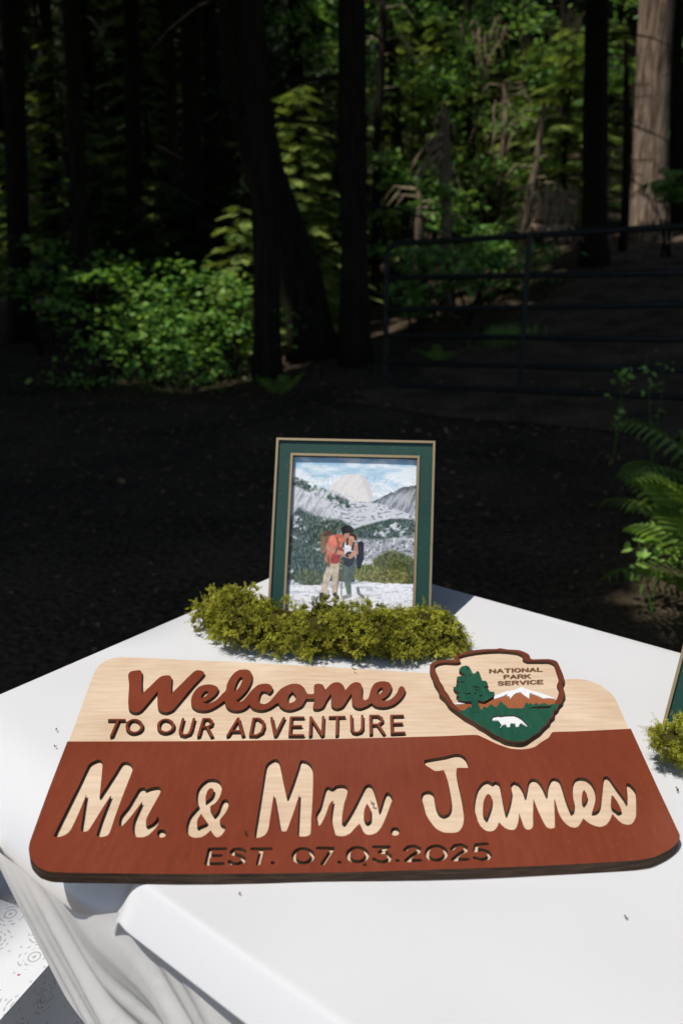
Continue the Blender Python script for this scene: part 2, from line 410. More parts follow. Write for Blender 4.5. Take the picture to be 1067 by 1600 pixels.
def conifer_sapling(px, py_top, Y, label, R=.9, nb=46, mat='leaf_fir', group=None, zmin=.15, name='young_fir', sl=.30, dense=8, z_top=None):
    top = at_depth(px, py_top, Y); x = top.x
    z = float(terrain(x, Y)) - .03; h = max(.8, (z_top if z_top else top.z - z))
    root = empty(name, (x, Y, z), label, 'tree', group)
    mb = MB(); mb.tube([(0, 0, 0), (random.uniform(-.05, .05), 0, h * .5), (0, 0, h)], [.03 + h * .008, .02 + h * .004, .004], 6)
    ps, Rm, sc = [], [], []
    for i in range(nb):
        t = (i + .5) / nb; zz = zmin + (h - zmin) * t; L_ = R * (1 - t) ** .75 * random.uniform(.65, 1.1) + .06
        a = i * 2.4 + random.uniform(-.4, .4)
        q = [Vector((math.cos(a) * L_ * s, math.sin(a) * L_ * s, zz - .28 * L_ * s * s + .1 * L_ * s)) for s in (0, .5, 1)]
        mb.tube(q, [.009, .006, .002], 4, False)
        n = max(2, int(dense * L_ / R) + 1)
        for j in range(n):
            s = .25 + .75 * (j + random.random() * .6) / n
            p = (L_ * s)
            for side in ((0,) if j == n - 1 else (-1, 1)):
                ps.append((math.cos(a) * p, math.sin(a) * p, zz - .28 * L_ * s * s + .1 * L_ * s + random.uniform(-.02, .02)))
                yaw = a + side * random.uniform(.5, .9)
                c, s_ = math.cos(yaw), math.sin(yaw); tl = random.uniform(.05, .35)
                rz = Matrix.Rotation(yaw, 3, 'Z') @ Matrix.Rotation(tl, 3, 'Y') @ Matrix.Rotation(random.uniform(-.3, .3), 3, 'X')
                Rm.append(np.array(rz)); sc.append(sl * random.uniform(.6, 1.1))
    mb.build('trunk', M['bark_dark'], root, True)
    V, F = scatter(np.array(ps), np.array(Rm), np.array(sc), *SPRAY)
    mobj('crown', mesh_arrays('crown', V, F, np.repeat(RNG.random(len(ps)), len(SPRAY[0]))), M[mat], root)
    return root

def broadleaf(px, py, Y, label, rx, rz, n, leaf=.1, mat='leaf_broad', tmpl=MAPLE, name='broadleaf_sapling', cat='tree', group=None, stems=5, tiers=9, tilt=.5):
    """shrub or sapling whose crown centre is seen at px, py at depth Y"""
    c = at_depth(px, py, Y); gz = float(terrain(c.x, Y))
    root = empty(name, (c.x, Y, gz), label, cat, group)
    cz = max(c.z - gz, rz * .6); mb = MB(); P_ = []
    for s in range(stems):
        a = random.uniform(0, 6.28); r = random.uniform(.3, .9)
        tip = Vector((math.cos(a) * rx * r, math.sin(a) * rx * r * .8, cz + rz * random.uniform(-.2, .95)))
        b0 = Vector((random.uniform(-.1, .1), random.uniform(-.1, .1), -.05))
        pts = [b0.lerp(tip, t) + Vector((0, 0, .25 * rz * math.sin(math.pi * t))) for t in (0, .3, .6, .85, 1)]
        mb.tube(pts, [.02, .016, .012, .007, .003], 5, False)
        for k in range(4):
            t = random.uniform(.35, .95); q = b0.lerp(tip, t) + Vector((0, 0, .25 * rz * math.sin(math.pi * t)))
            a2 = random.uniform(0, 6.28); l = rx * random.uniform(.25, .6)
            mb.tube([q, q + Vector((math.cos(a2) * l, math.sin(a2) * l, random.uniform(-.05, .15)))], [.006, .002], 4, False)
    mb.build('stem', M['bark_dark'], root, True)
    ncl = max(8, n // 34); cent = []
    while len(cent) < ncl:
        q = RNG.uniform(-1, 1, 3)
        if np.dot(q, q) < 1: cent.append(q)
    cent = np.array(cent) * np.array([rx, rx * .8, rz]); cent[:, 2] = np.round(cent[:, 2] / (2 * rz / tiers)) * (2 * rz / tiers) + RNG.normal(0, .04, ncl)
    which = RNG.integers(0, ncl, n)
    pos = cent[which] + RNG.normal(0, 1, (n, 3)) * np.array([.17, .17, .045]) * (rx / .8) ** .5
    pos[:, 2] += cz; pos = pos[pos[:, 2] > .03]
    m_ = len(pos)
    V, F = scatter(pos, rot_mats(m_, tilt), leaf * RNG.uniform(.55, 1.2, m_), *tmpl)
    mobj('foliage', mesh_arrays('foliage', V, F, np.repeat(RNG.random(m_), len(tmpl[0]))), M[mat], root)
    return root

# lit maple shrubs left
G = 'maple shrubs in the sunlit patch'
broadleaf(170, 480, 8.7, 'maple shrub at the left end of the sunlit thicket', .62, .45, 800, .075, 'leaf_maple', name='maple_shrub', cat='shrub', group=G)
broadleaf(235, 520, 8.3, 'low maple shrub at the front left of the sunlit thicket', .6, .5, 900, .07, 'leaf_maple', name='maple_shrub', cat='shrub', group=G)
broadleaf(300, 500, 8.8, 'maple shrub in the middle of the sunlit thicket', .7, .55, 1000, .075, 'leaf_maple', name='maple_shrub', cat='shrub', group=G)
broadleaf(365, 510, 8.5, 'maple shrub touching the slim dark trunk', .5, .5, 760, .07, 'leaf_maple', name='maple_shrub', cat='shrub', group=G)
broadleaf(200, 432, 9.3, 'small maple shrub with top leaves standing out over the thicket', .38, .34, 170, .095, 'leaf_maple', name='maple_shrub', cat='shrub', group=G)
broadleaf(285, 445, 9.3, 'loose maple shrub with arching sprays behind the thicket', .65, .34, 300, .09, 'leaf_maple', name='maple_shrub', cat='shrub', group=G)
broadleaf(290, 590, 7.7, 'low leafy undergrowth at the foot of the sunlit thicket', .75, .2, 420, .07, 'leaf_maple', name='low_shrub', cat='shrub', group=G, tmpl=OVAL)
broadleaf(130, 590, 7.9, 'low leafy undergrowth in shade left of the thicket', .45, .14, 110, .07, 'leaf_maple', name='low_shrub', cat='shrub', group=G, tmpl=OVAL)
broadleaf(60, 420, 10, 'shaded shrub left of the thicket with one lit spray', .6, .5, 350, .1, 'leaf_broad', name='maple_shrub', cat='shrub', group=G)
conifer_sapling(375, 318, 10.2, 'young fir with pale lit boughs left behind the slim trunk', .75, 36, sl=.24)
conifer_sapling(468, 130, 11.4, 'young fir with lit layered boughs between the dark trunks', .85, 85, sl=.28, zmin=.5)
conifer_sapling(500, 400, 10.3, 'small fir low between the dark trunks', .5, 40, sl=.22)
conifer_sapling(85, 60, 14.2, 'dim fir at upper left with a few lit tips', 1.2, 60, sl=.36, zmin=1)
conifer_sapling(210, -40, 16.5, 'dim fir behind the dark trunks at upper left', 1.3, 64, sl=.4, zmin=1)
conifer_sapling(20, 200, 15, 'dim fir at the left border', 1.2, 56, sl=.36, zmin=.6)
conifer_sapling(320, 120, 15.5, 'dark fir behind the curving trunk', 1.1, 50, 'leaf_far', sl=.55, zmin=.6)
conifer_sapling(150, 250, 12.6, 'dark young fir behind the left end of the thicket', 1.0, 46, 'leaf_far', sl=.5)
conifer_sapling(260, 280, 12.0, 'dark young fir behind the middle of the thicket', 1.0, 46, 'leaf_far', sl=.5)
# right: lit mixed foliage behind the gate
R_ = [(620, 330, 13, .9, .9, 480, 'leafy sapling left of the broken snag, low down'), (660, 110, 15, 1.2, 1.1, 640, 'leafy sapling high to the left of the broken snag'), (740, 60, 16.5, 1.4, 1.2, 700, 'pale leafy sapling above the broken snag'),
      (560, 60, 15, 1.1, 1.2, 600, 'leafy crown behind the top of the straight dark trunk'), (770, 250, 15, 1.1, .9, 520, 'leafy sapling right of the broken snag'), (870, 120, 18, 1.5, 1.5, 800, 'leafy crown left of the black trunk'),
      (800, 390, 11.5, .7, .45, 420, 'bright bush just above the gate top rail'), (730, 420, 10.2, .6, .4, 360, 'bright green bush seen through the gate left of its upright'), (650, 440, 9.6, .55, .4, 340, 'dim bush seen through the left end of the gate'),
      (960, 60, 17, .9, 1.4, 460, 'leafy crown between the black trunk and the sunlit trunk'), (1062, 150, 17.5, .7, 1.5, 420, 'leafy crown at the right border behind the slim trunk'), (860, 300, 16, 1, .9, 480, 'leafy sapling between leaning stem and black trunk'),
      (1052, 300, 12.6, .35, .3, 200, 'small green bush at the foot of the slim trunk at the right border'), (680, 350, 11.2, .6, .5, 300, 'leafy bush round the foot of the broken snag'), (480, 20, 15.5, .9, .8, 420, 'leafy crown left of the top of the straight dark trunk')]
for (px, py, Y, rx, rz, n, lab) in R_:
    broadleaf(px, py, Y, lab, rx, rz, int(n * 1.3), .115, 'leaf_broad', tmpl=MAPLE if Y < 14 else OVAL, tilt=.65, tiers=12, group='leafy saplings behind the gate')
for (px, pt, Y, R0, lab) in ((900, 40, 15.5, 1.2, 'fir with lit feathery boughs left of the black trunk'), (845, 60, 19, 1.5, 'fir far back above the leaning stem'), (690, 20, 19, 1.5, 'fir far back behind the broken snag'), (620, 20, 18.5, 1.4, 'fir far back right of the straight dark trunk'),
                             (960, 30, 19, 1.4, 'fir far back between black trunk and sunlit trunk'), (780, 20, 21, 1.6, 'fir far back above the pale thin stem'), (530, 60, 17.5, 1.3, 'fir far back behind the straight dark trunk')):
    conifer_sapling(px, pt, Y, lab, R0, 60, 'leaf_fir', 'young firs behind the gate', sl=.40, zmin=.4)
# hillside: firs down to the ground, closing the view
hill_protos = []
def hill_fir(x, y, h, R, proto=None):
    z = float(terrain(x, y)) - .1
    if proto is None:
        root = empty('hillside_fir', (x, y, z), 'dark fir of the wooded hillside behind', 'tree', 'firs on the hillside')
        mb = MB(); mb.tube([(0, 0, 0), (0, 0, h)], [.16, .02], 6)
        mb.build('trunk', M['bark_dark'], root)
        n = 1700; t = RNG.random(n) ** 1.25; a = RNG.uniform(0, 6.28, n); rr = R * (1 - t) ** .8 * np.sqrt(RNG.uniform(.08, 1, n)) + .05
        pos = np.column_stack([np.cos(a) * rr, np.sin(a) * rr, .4 + t * (h - .4) - .2 * rr])
        Rm = np.array([np.array(Matrix.Rotation(aa, 3, 'Z') @ Matrix.Rotation(random.uniform(.1, .5), 3, 'Y') @ Matrix.Rotation(random.uniform(-.5, .5), 3, 'X')) for aa in a])
        sv, sf = make_spray(4, .25)
        V, F = scatter(pos, Rm, RNG.uniform(.5, .95, n), sv, sf)
        mobj('crown', mesh_arrays('crown', V, F, np.repeat(RNG.random(n), len(sv))), M['leaf_far'], root)
        return root
    r = proto.copy(); COL.objects.link(r); r.location = (x, y, z); r.rotation_euler = (0, 0, random.uniform(0, 6.28)); s = h / 11; r.scale = (s, s, s)
    for ch in proto.children:
        c = ch.copy(); COL.objects.link(c); c.parent = r
    return r
pr = [hill_fir(-9, 23, 11, 2.3), hill_fir(4.5, 26, 11, 2.0)]
for y, xs in ((21, (-13, -5.6, -2.6)), (25.5, (-13, -5.5, -1.6, 1.6, 8, 12)), (30, (-14, -10.5, -7, -3.6, -.2, 3, 6.4, 10, 13.6)), (36, (-17, -13, -9.5, -6, -2, 1.8, 5.2, 9, 13, 17)), (43, (-20, -16, -12, -8, -4, 0, 4, 8, 12, 16, 20))):
    for x in xs:
        hill_fir(x + random.uniform(-.7, .7), y + random.uniform(-1.4, 1.4), random.uniform(8.5, 13), 2, random.choice(pr))

# broken snag with drooping dead branches, pale stems
def snag():
    b = at_depth(706, 360, 11.2); z = float(terrain(b.x, 11.2)); top = at_depth(693, 160, 11.2)
    root = empty('broken_snag', (b.x, 11.2, z), 'broken brown snag with drooping bare branches behind the gate', 'dead tree')
    o = Vector((b.x, 11.2, z)); t = top - o
    mb = MB(); mb.tube([(0, 0, -.05), t * .4, t * .75, t * .92, t], [.085, .075, .075, .065, .03], 9, True, .14); mb.build('trunk', M['bark_pale'], root, True)
    for (y0, x1, y1, s) in ((206, 640, 268, .02), (222, 645, 285, .022), (236, 650, 290, .018), (212, 668, 250, .014), (246, 678, 276, .014), (190, 676, 196, .02), (200, 712, 215, .014), (250, 662, 262, .012), (262, 720, 300, .01)):
        p = at_depth(697, y0, 11.2) - o; q = at_depth(x1, y1, 11.0) - o
        mid = p.lerp(q, .5) + Vector((0, -.05, .11))
        pts = [p.lerp(mid, t * 2) if t < .5 else mid.lerp(q, t * 2 - 1) for t in (0, .25, .5, .75, 1)]
        pts[1].z += .03; pts[3].z += .035
        m2 = MB(); m2.tube(pts, [s, s * .85, s * .7, s * .5, .003], 5, False)
        for _ in range(3):
            a = pts[random.choice((1, 2, 3))]; m2.tube([a, a + Vector((random.uniform(-.18, .02), random.uniform(-.1, .1), random.uniform(-.22, -.05)))], [.006, .002], 4, False)
        m2.build('branch', M['dry_twig'], root, True)
snag()
def stem(p0, p1, Y, r, label, mat='bark_pale'):
    a = at_depth(*p0, Y); b = at_depth(*p1, Y); z = float(terrain(a.x, Y)); o = Vector((a.x, Y, z))
    root = empty('bare_stem', o, label, 'dead tree')
    mb = MB(); t = b - o; k = a - o
    mb.tube([(0, 0, -.05), k, k.lerp(t, .5) + Vector((.03, 0, 0)), t], [r * 1.1, r, r * .85, r * .4], 8, True, .12); mb.build('trunk', M[mat], root, True)
    m2 = MB()
    for _ in range(9):
        q = k.lerp(t, random.uniform(.1, 1)); l = random.uniform(.3, .8); a_ = random.choice((-1, 1))
        m2.tube([q, q + Vector((a_ * l * .5, -.1, .02)), q + Vector((a_ * l * .8, -.12, -.35 * l))], [.012, .008, .002], 4, False)
    m2.build('twigs', M['dry_twig'], root)['kind'] = 'stuff'
stem((824, 330), (850, 160), 14.2, .075, 'pale leaning stem left of the black trunk')
stem((783, 312), (787, 130), 15.4, .09, 'pale thin upright stem with bare twigs')
stem((976, 350), (977, 62), 13.2, .07, 'dark broken stem between the black and sunlit trunks', 'bark_dark')
stem((655, 350), (652, 290), 11.8, .06, 'short brown stub left of the broken snag')
stem((590, 200), (600, -60), 14.0, .07, 'slim stem close to the straight dark trunk', 'bark_dark')
# hanging dead brush between the stems
for (px, py, Y, rx, h, n, lab) in ((858, 330, 12.6, .28, .75, 80, 'clump of hanging dry brush beside the leaning stem'), (790, 200, 14.6, .35, 1.0, 16, 'tangle of dry hanging twigs round the thin upright stem'), (750, 70, 14.6, .5, .9, 16, 'tangle of dry bent branches high above the thin stem'), (900, 40, 14, .35, .5, 24, 'dry twigs near the top of the black trunk'), (860, 365, 11.6, .35, .25, 60, 'low tuft of dry brush above the gate rail')):
    c = at_depth(px, py, Y); z = float(terrain(c.x, Y)); o = Vector((c.x, Y, z)); c = c - o
    mb = MB()
    for _ in range(n):
        p = c + Vector((random.gauss(0, rx * .6), random.gauss(0, .2), random.uniform(.1, .5) * h))
        q = p + Vector((random.gauss(0, .12), random.gauss(0, .08), -random.uniform(.3, .8) * h))
        m_ = p.lerp(q, .5) + Vector((random.gauss(0, .06), 0, .05))
        mb.tube([p, m_, q], [.013, .011, .003], 4, False)
    ob = mb.build('dry_brush', M['dry_twig']); ob.location = o; tag(ob, lab, 'brush', 'dry brush behind the gate', 'stuff')

# ------------------------------------------------------------------ ferns and litter
def frond_mesh(n=20, length=1.0):
    V, F, T = [], [], []
    def quadstrip(a, b, w):
        i = len(V); d = (b - a); s = Vector((-d.y, d.x, 0)); s = s.normalized() * w if s.length > 1e-6 else Vector((0, w, 0))
        V.extend([a - s, a + s, b + s * .6, b - s * .6]); F.extend([(i, i + 1, i + 2), (i, i + 2, i + 3)]); T.extend([.9] * 4)
    axis = lambda t: Vector((t * length * (1 - .18 * t * t), 0, .42 * length * math.sin(math.pi * (.05 + .62 * t)) - .08))
    for i in range(14): quadstrip(axis(i / 14), axis((i + 1) / 14), .006 * (1 - i / 16))
    for j in range(n):
        t = .16 + .82 * j / n; p = axis(t); tn = (axis(min(t + .03, 1)) - axis(t - .03)).normalized()
        l = length * .27 * math.sin(math.pi * min(1, (.25 + .78 * (t - .1)))) ** .8 * (1.05 - .55 * t) + .015
        for s in (-1, 1):
            side = Vector((tn.x * .35, s, tn.z * .35 - .12)).normalized(); k = 6
            tv = random.uniform(.2, .8)
            along = tn
            i0 = len(V); V.append(p); T.append(tv)
            ring = []
            for q in range(1, k + 1):          # serrated upper edge
                f = q / (k + 1); w = l * .095 * (1 - f) ** .6
                ring.append(p + side * l * (f - .03) + along * w * 1.15); ring.append(p + side * l * (f + .04) + along * w * .55)
            ring.append(p + side * l + Vector((0, 0, -.1 * l)))
            for q in range(k, 0, -1):
                f = q / (k + 1); w = l * .095 * (1 - f) ** .6
                ring.append(p + side * l * (f + .04) - along * w * .55); ring.append(p + side * l * (f - .03) - along * w * 1.15)
            for r_ in ring: V.append(r_ + Vector((0, 0, -.05 * l * ((r_ - p).length / l) ** 2))); T.append(tv + random.uniform(-.1, .1))
            for q in range(len(ring) - 1): F.append((i0, i0 + 1 + q, i0 + 2 + q))
    return mesh_arrays('frond', np.array([tuple(v) for v in V]), np.array(F), T)
FRONDS = [frond_mesh(15), frond_mesh(17), frond_mesh(13)]
for f in FRONDS: f.materials.append(M['leaf_fern'])
def fern(x, y, label, n=9, L_=.8, group='ferns', arc=(0, 6.283), lift=.0):
    root = empty('fern', (x, y, float(terrain(x, y)) + .02), label, 'fern', group)
    for i in range(n):
        o = bpy.data.objects.new('frond', random.choice(FRONDS)); link(o, root)
        a = arc[0] + (arc[1] - arc[0]) * (i + random.uniform(.2, .8)) / n
        s = L_ * random.uniform(.75, 1.1)
        o.scale = (s, s * random.uniform(.8, 1.1), s); o.location = (0, 0, .02)
        o.rotation_euler = (random.uniform(-.3, .3), -lift + random.uniform(-.35, .1), a)
    return root
fern(1.50, 2.58, 'lush lit fern at the right border beside the table corner', 9, .86, 'ferns right of the table', (2.0, 4.5))
fern(1.62, 3.3, 'fern at the right border above the brightest fern, its tips lit', 7, .72, 'ferns right of the table', (2.1, 4.4))
fern(1.45, 2.2, 'low shaded fern against the far table edge', 6, .5, 'ferns right of the table', (1.2, 4.4))
fern(1.95, 3.9, 'dim fern behind the lit ferns on the right', 8, .8, 'ferns right of the table')
fern(1.75, 2.2, 'fern half out of the picture right of the second picture frame', 9, .8, 'ferns right of the table', (1.3, 4.2))
for (px, Y, lab) in ((440, 7.3, 'dark fern at the foot of the slim trunk'), (680, 8.2, 'dark fern behind the lower gate rails')):
    x = (px - CX) / FPX * (Y * CP + .4)
    fern(x, Y, lab, 6, .36, 'ferns along the wood edge')
# weedy stalks with small yellow leaves
def weed(px, py, Y, label, n=26):
    c = at_depth(px, py, Y); z = float(terrain(c.x, Y)); root = empty('weed', (c.x, Y, z), label, 'plant', 'weeds right of the track')
    mb = MB(); pos = []
    for s in range(2):
        tip = Vector((random.uniform(-.12, .12), random.uniform(-.1, .1), (c.z - z) * random.uniform(.7, 1.15) + .05))
        mb.tube([(0, 0, 0), tip * .5 + Vector((0, 0, .04)), tip], [.0022, .0016, .0006], 4, False)
        for k in range(n // 2):
            t = random.uniform(.4, 1); q = tip * t; pos.append((q.x + random.uniform(-.05, .05), q.y + random.uniform(-.05, .05), q.z))
    mb.build('stem', M['leaf_fern'], root)
    V, F = scatter(np.array(pos), rot_mats(len(pos), .7), .05 * RNG.uniform(.6, 1.3, len(pos)), *OVAL)
    mobj('foliage', mesh_arrays('foliage', V, F, np.repeat(RNG.uniform(.5, 1, len(pos)), len(OVAL[0]))), M['leaf_maple'], root)
weed(975, 555, 5.0, 'thin weed with yellowish leaves in front of the gate'); weed(1040, 540, 4.8, 'tall weed with pale tips in front of the gate at the right'); weed(1035, 830, 2.75, 'weed with long pale stalk among the lit fern fronds', 34)
n = 16000
x = RNG.uniform(-6, 8, n); y = RNG.uniform(1.9, 15, n)
pos = np.column_stack([x, y, terrain(x, y) + .018])
V, F = scatter(pos, rot_mats(n, .35), np.where(y < 4, .03, .05) * RNG.uniform(.4, 1.3, n), *OVAL)
tag(mobj('leaf_litter', mesh_arrays('leaf_litter', V, F, np.repeat(RNG.random(n), len(OVAL[0]))), M['leaf_dead']), 'dry leaves and needles littering the forest floor', 'leaf litter', kind='stuff')
n = 420
c = at_depth(790, 515, 9.0); a = RNG.normal(0, 1, (n, 2)) * np.array([.16, .14]); x = c.x + a[:, 0]; y = 8.9 + a[:, 1]
pos = np.column_stack([x, y, terrain(x, y)])
bl = (np.array([[-.012, 0, 0], [.012, 0, 0], [.004, 0, .6], [.06, .02, 1.0]]), np.array([[0, 1, 2], [0, 2, 3]]))
V, F = scatter(pos, rot_mats(n, .25), .16 * RNG.uniform(.5, 1.4, n), *bl)
tag(mobj('grass', mesh_arrays('grass', V, F, np.repeat(RNG.random(n), 4)), M['leaf_maple']), 'tuft of green grass on the track verge behind the gate', 'grass', kind='stuff')

# ------------------------------------------------------------------ gate
M['gate'] = mat_noise('gate_paint', (.005, .006, .006), (.012, .014, .013), 20, .55, spec=.3, bump=.1, bscale=90, bdist=.002)
def gate():
    YL, YR = 6.9, 5.62
    rl = [381, 434, 484, 524, 566, 600]; rr = [352, 425, 475, 530, 578, 620]
    Ls = [at_depth(603, v, YL) for v in rl]; Rs = [at_depth(1067, v, YR) for v in rr]
    Rs = [l + (r - l) * 1.42 for l, r in zip(Ls, Rs)]
    for arr in (Ls, Rs):                                   # one plane
        x0 = sum(p.x for p in arr) / 6; y0 = sum(p.y for p in arr) / 6
        for p in arr: p.x, p.y = x0, y0
    o = Vector((Ls[0].x, Ls[0].y, float(terrain(Ls[0].x, Ls[0].y))))
    root = empty('metal_gate', o, 'dark tubular metal farm gate with six rails across the track', 'gate')
    Ls = [p - o for p in Ls]; Rs = [p - o for p in Rs]; r = .023
    # outer frame with rounded corners
    def corner(p, a, b, rad=.12):
        da, db = (a - p).normalized(), (b - p).normalized()
        p0, p1 = p + da * rad, p + db * rad
        return [p0.lerp(p, t).lerp(p.lerp(p1, t), t) for t in (0, .2, .4, .6, .8, 1)]
    A, B, C, D = Ls[0], Rs[0], Rs[-1], Ls[-1]
    for nm, path in (('rail', corner(A, D, B)[2:] + corner(B, A, C)[:4]), ('stile', corner(B, A, C)[3:] + corner(C, B, D)[:4]), ('rail', corner(C, B, D)[3:] + corner(D, C, A)[:4]), ('stile', corner(D, C, A)[3:] + corner(A, D, B)[:3])):
        mb = MB(); mb.tube(path, r, 10); mb.build(nm, M['gate'], root, True)
    for l, q in zip(Ls[1:-1], Rs[1:-1]):
        mb = MB(); mb.tube([l, q], r * .95, 10); mb.build('rail', M['gate'], root, True)
    w = (at_depth(815, 480, 6.32) - o).x / (Rs[0].x)
    for f in (w,):
        mb = MB(); a, b = A.lerp(B, f), D.lerp(C, f); off = Vector((-.0, -.03, 0))
        mb.box((a + b) / 2 + off, (.036, .03, (a - b).length + .02)); mb.build('upright', M['gate'], root)
    # hinge post beyond the right end
    mb = MB(); p = Rs[0] + Vector((.12, -.05, 0)); mb.tube([(p.x, p.y, -.3), (p.x, p.y, p.z + .25)], .075, 14); pr_ = mb.build('post', M['gate'], root, True)
    for q in (Rs[1], Rs[4]):
        mb = MB(); mb.box(q + Vector((.06, -.03, 0)), (.14, .04, .05)); mb.build('hinge', M['gate'], root)
    mb = MB(); mb.tube([Ls[1] + Vector((0, 0, 0)), Ls[1] + Vector((-.1, .05, -.06)), Ls[1] + Vector((-.22, .3, -.02))], .008, 6); mb.build('chain', M['gate'], root, True)
gate()

# ------------------------------------------------------------------ table and cloth
m, N, L, P = new_mat('white_linen')
tc = N.new('ShaderNodeTexCoord'); wv = N.new('ShaderNodeTexNoise'); wv.inputs['Scale'].default_value = 900; wv.inputs['Detail'].default_value = 2
w2 = N.new('ShaderNodeTexNoise'); w2.inputs['Scale'].default_value = 7; w2.inputs['Detail'].default_value = 5
L.new(tc.outputs['Object'], wv.inputs['Vector']); L.new(tc.outputs['Object'], w2.inputs['Vector'])
b1 = N.new('ShaderNodeBump'); b1.inputs['Strength'].default_value = .2; b1.inputs['Distance'].default_value = .0006; L.new(wv.outputs['Fac'], b1.inputs['Height'])
b2 = N.new('ShaderNodeBump'); b2.inputs['Strength'].default_value = .16; b2.inputs['Distance'].default_value = .006; L.new(w2.outputs['Fac'], b2.inputs['Height']); L.new(b1.outputs[0], b2.inputs['Normal'])
L.new(b2.outputs[0], P.inputs['Normal'])
P.inputs['Base Color'].default_value = (.70, .705, .72, 1); P.inputs['Roughness'].default_value = .85; P.inputs['Specular IOR Level'].default_value = .15
tr = N.new('ShaderNodeBsdfTranslucent'); tr.inputs[0].default_value = (.72, .66, .58, 1)
mx = N.new('ShaderNodeMixShader'); mx.inputs[0].default_value = .14
L.new(P.outputs[0], mx.inputs[1]); L.new(tr.outputs[0], mx.inputs[2]); L.new(mx.outputs[0], N['Material Output'].inputs[0])
M['linen'] = m
m2 = m.copy(); m2.name = 'sheer_linen_warmed'
for nd in m2.node_tree.nodes:
    if nd.type == 'MIX_SHADER': nd.inputs[0].default_value = .38
    if nd.type == 'BSDF_PRINCIPLED': nd.inputs['Base Color'].default_value = (.78, .77, .75, 1)  # same cloth as the top; warm light in its shade put into the colour
nt2 = m2.node_tree; wr = nt2.nodes.new('ShaderNodeTexNoise'); wr.inputs['Scale'].default_value = 28; wr.inputs['Detail'].default_value = 6; wr.inputs['Distortion'].default_value = 1.2
tc2 = [q for q in nt2.nodes if q.type == 'TEX_COORD'][0]; mp2 = nt2.nodes.new('ShaderNodeMapping'); mp2.inputs['Scale'].default_value = (1, 1, .45); mp2.inputs['Rotation'].default_value = (0, .6, .5)
nt2.links.new(tc2.outputs['Object'], mp2.inputs[0]); nt2.links.new(mp2.outputs[0], wr.inputs['Vector'])
bw = nt2.nodes.new('ShaderNodeBump'); bw.inputs['Strength'].default_value = .45; bw.inputs['Distance'].default_value = .006; nt2.links.new(wr.outputs['Fac'], bw.inputs['Height'])
pb = [q for q in nt2.nodes if q.type == 'BSDF_PRINCIPLED'][0]; nt2.links.new(bw.outputs[0], pb.inputs['Normal'])
M['sheer_warmed'] = m2
M['table_plastic'] = mat_noise('table_plastic', (.35, .35, .34), (.42, .42, .41), 30, .6)
M['table_steel'] = mat_noise('table_steel', (.12, .12, .12), (.16, .16, .16), 30, .5)
troot = empty('folding_table', table_pt(TL / 2, TW / 2, -TABLE_Z), 'long folding table standing under the white cloth', 'table')
RT = Matrix(((EA[0], EB[0], 0), (EA[1], EB[1], 0), (0, 0, 1)))
def loc_t(a, b, z): return table_pt(a, b, z) - Vector(troot.location)
mb = MB(); mb.box(loc_t(TL / 2 + .03, TW / 2 + .04, -.030), (TL - .22, TW - .20, .040), RT); mb.build('table_top', M['table_plastic'], troot)
for a in (.22, TL - .22):
    for bb in (.09, TW - .09):
        mb = MB(); mb.tube([loc_t(a, bb, -.042), loc_t(a, bb, -TABLE_Z + .005)], .014, 10); mb.build('leg', M['table_steel'], troot, True)

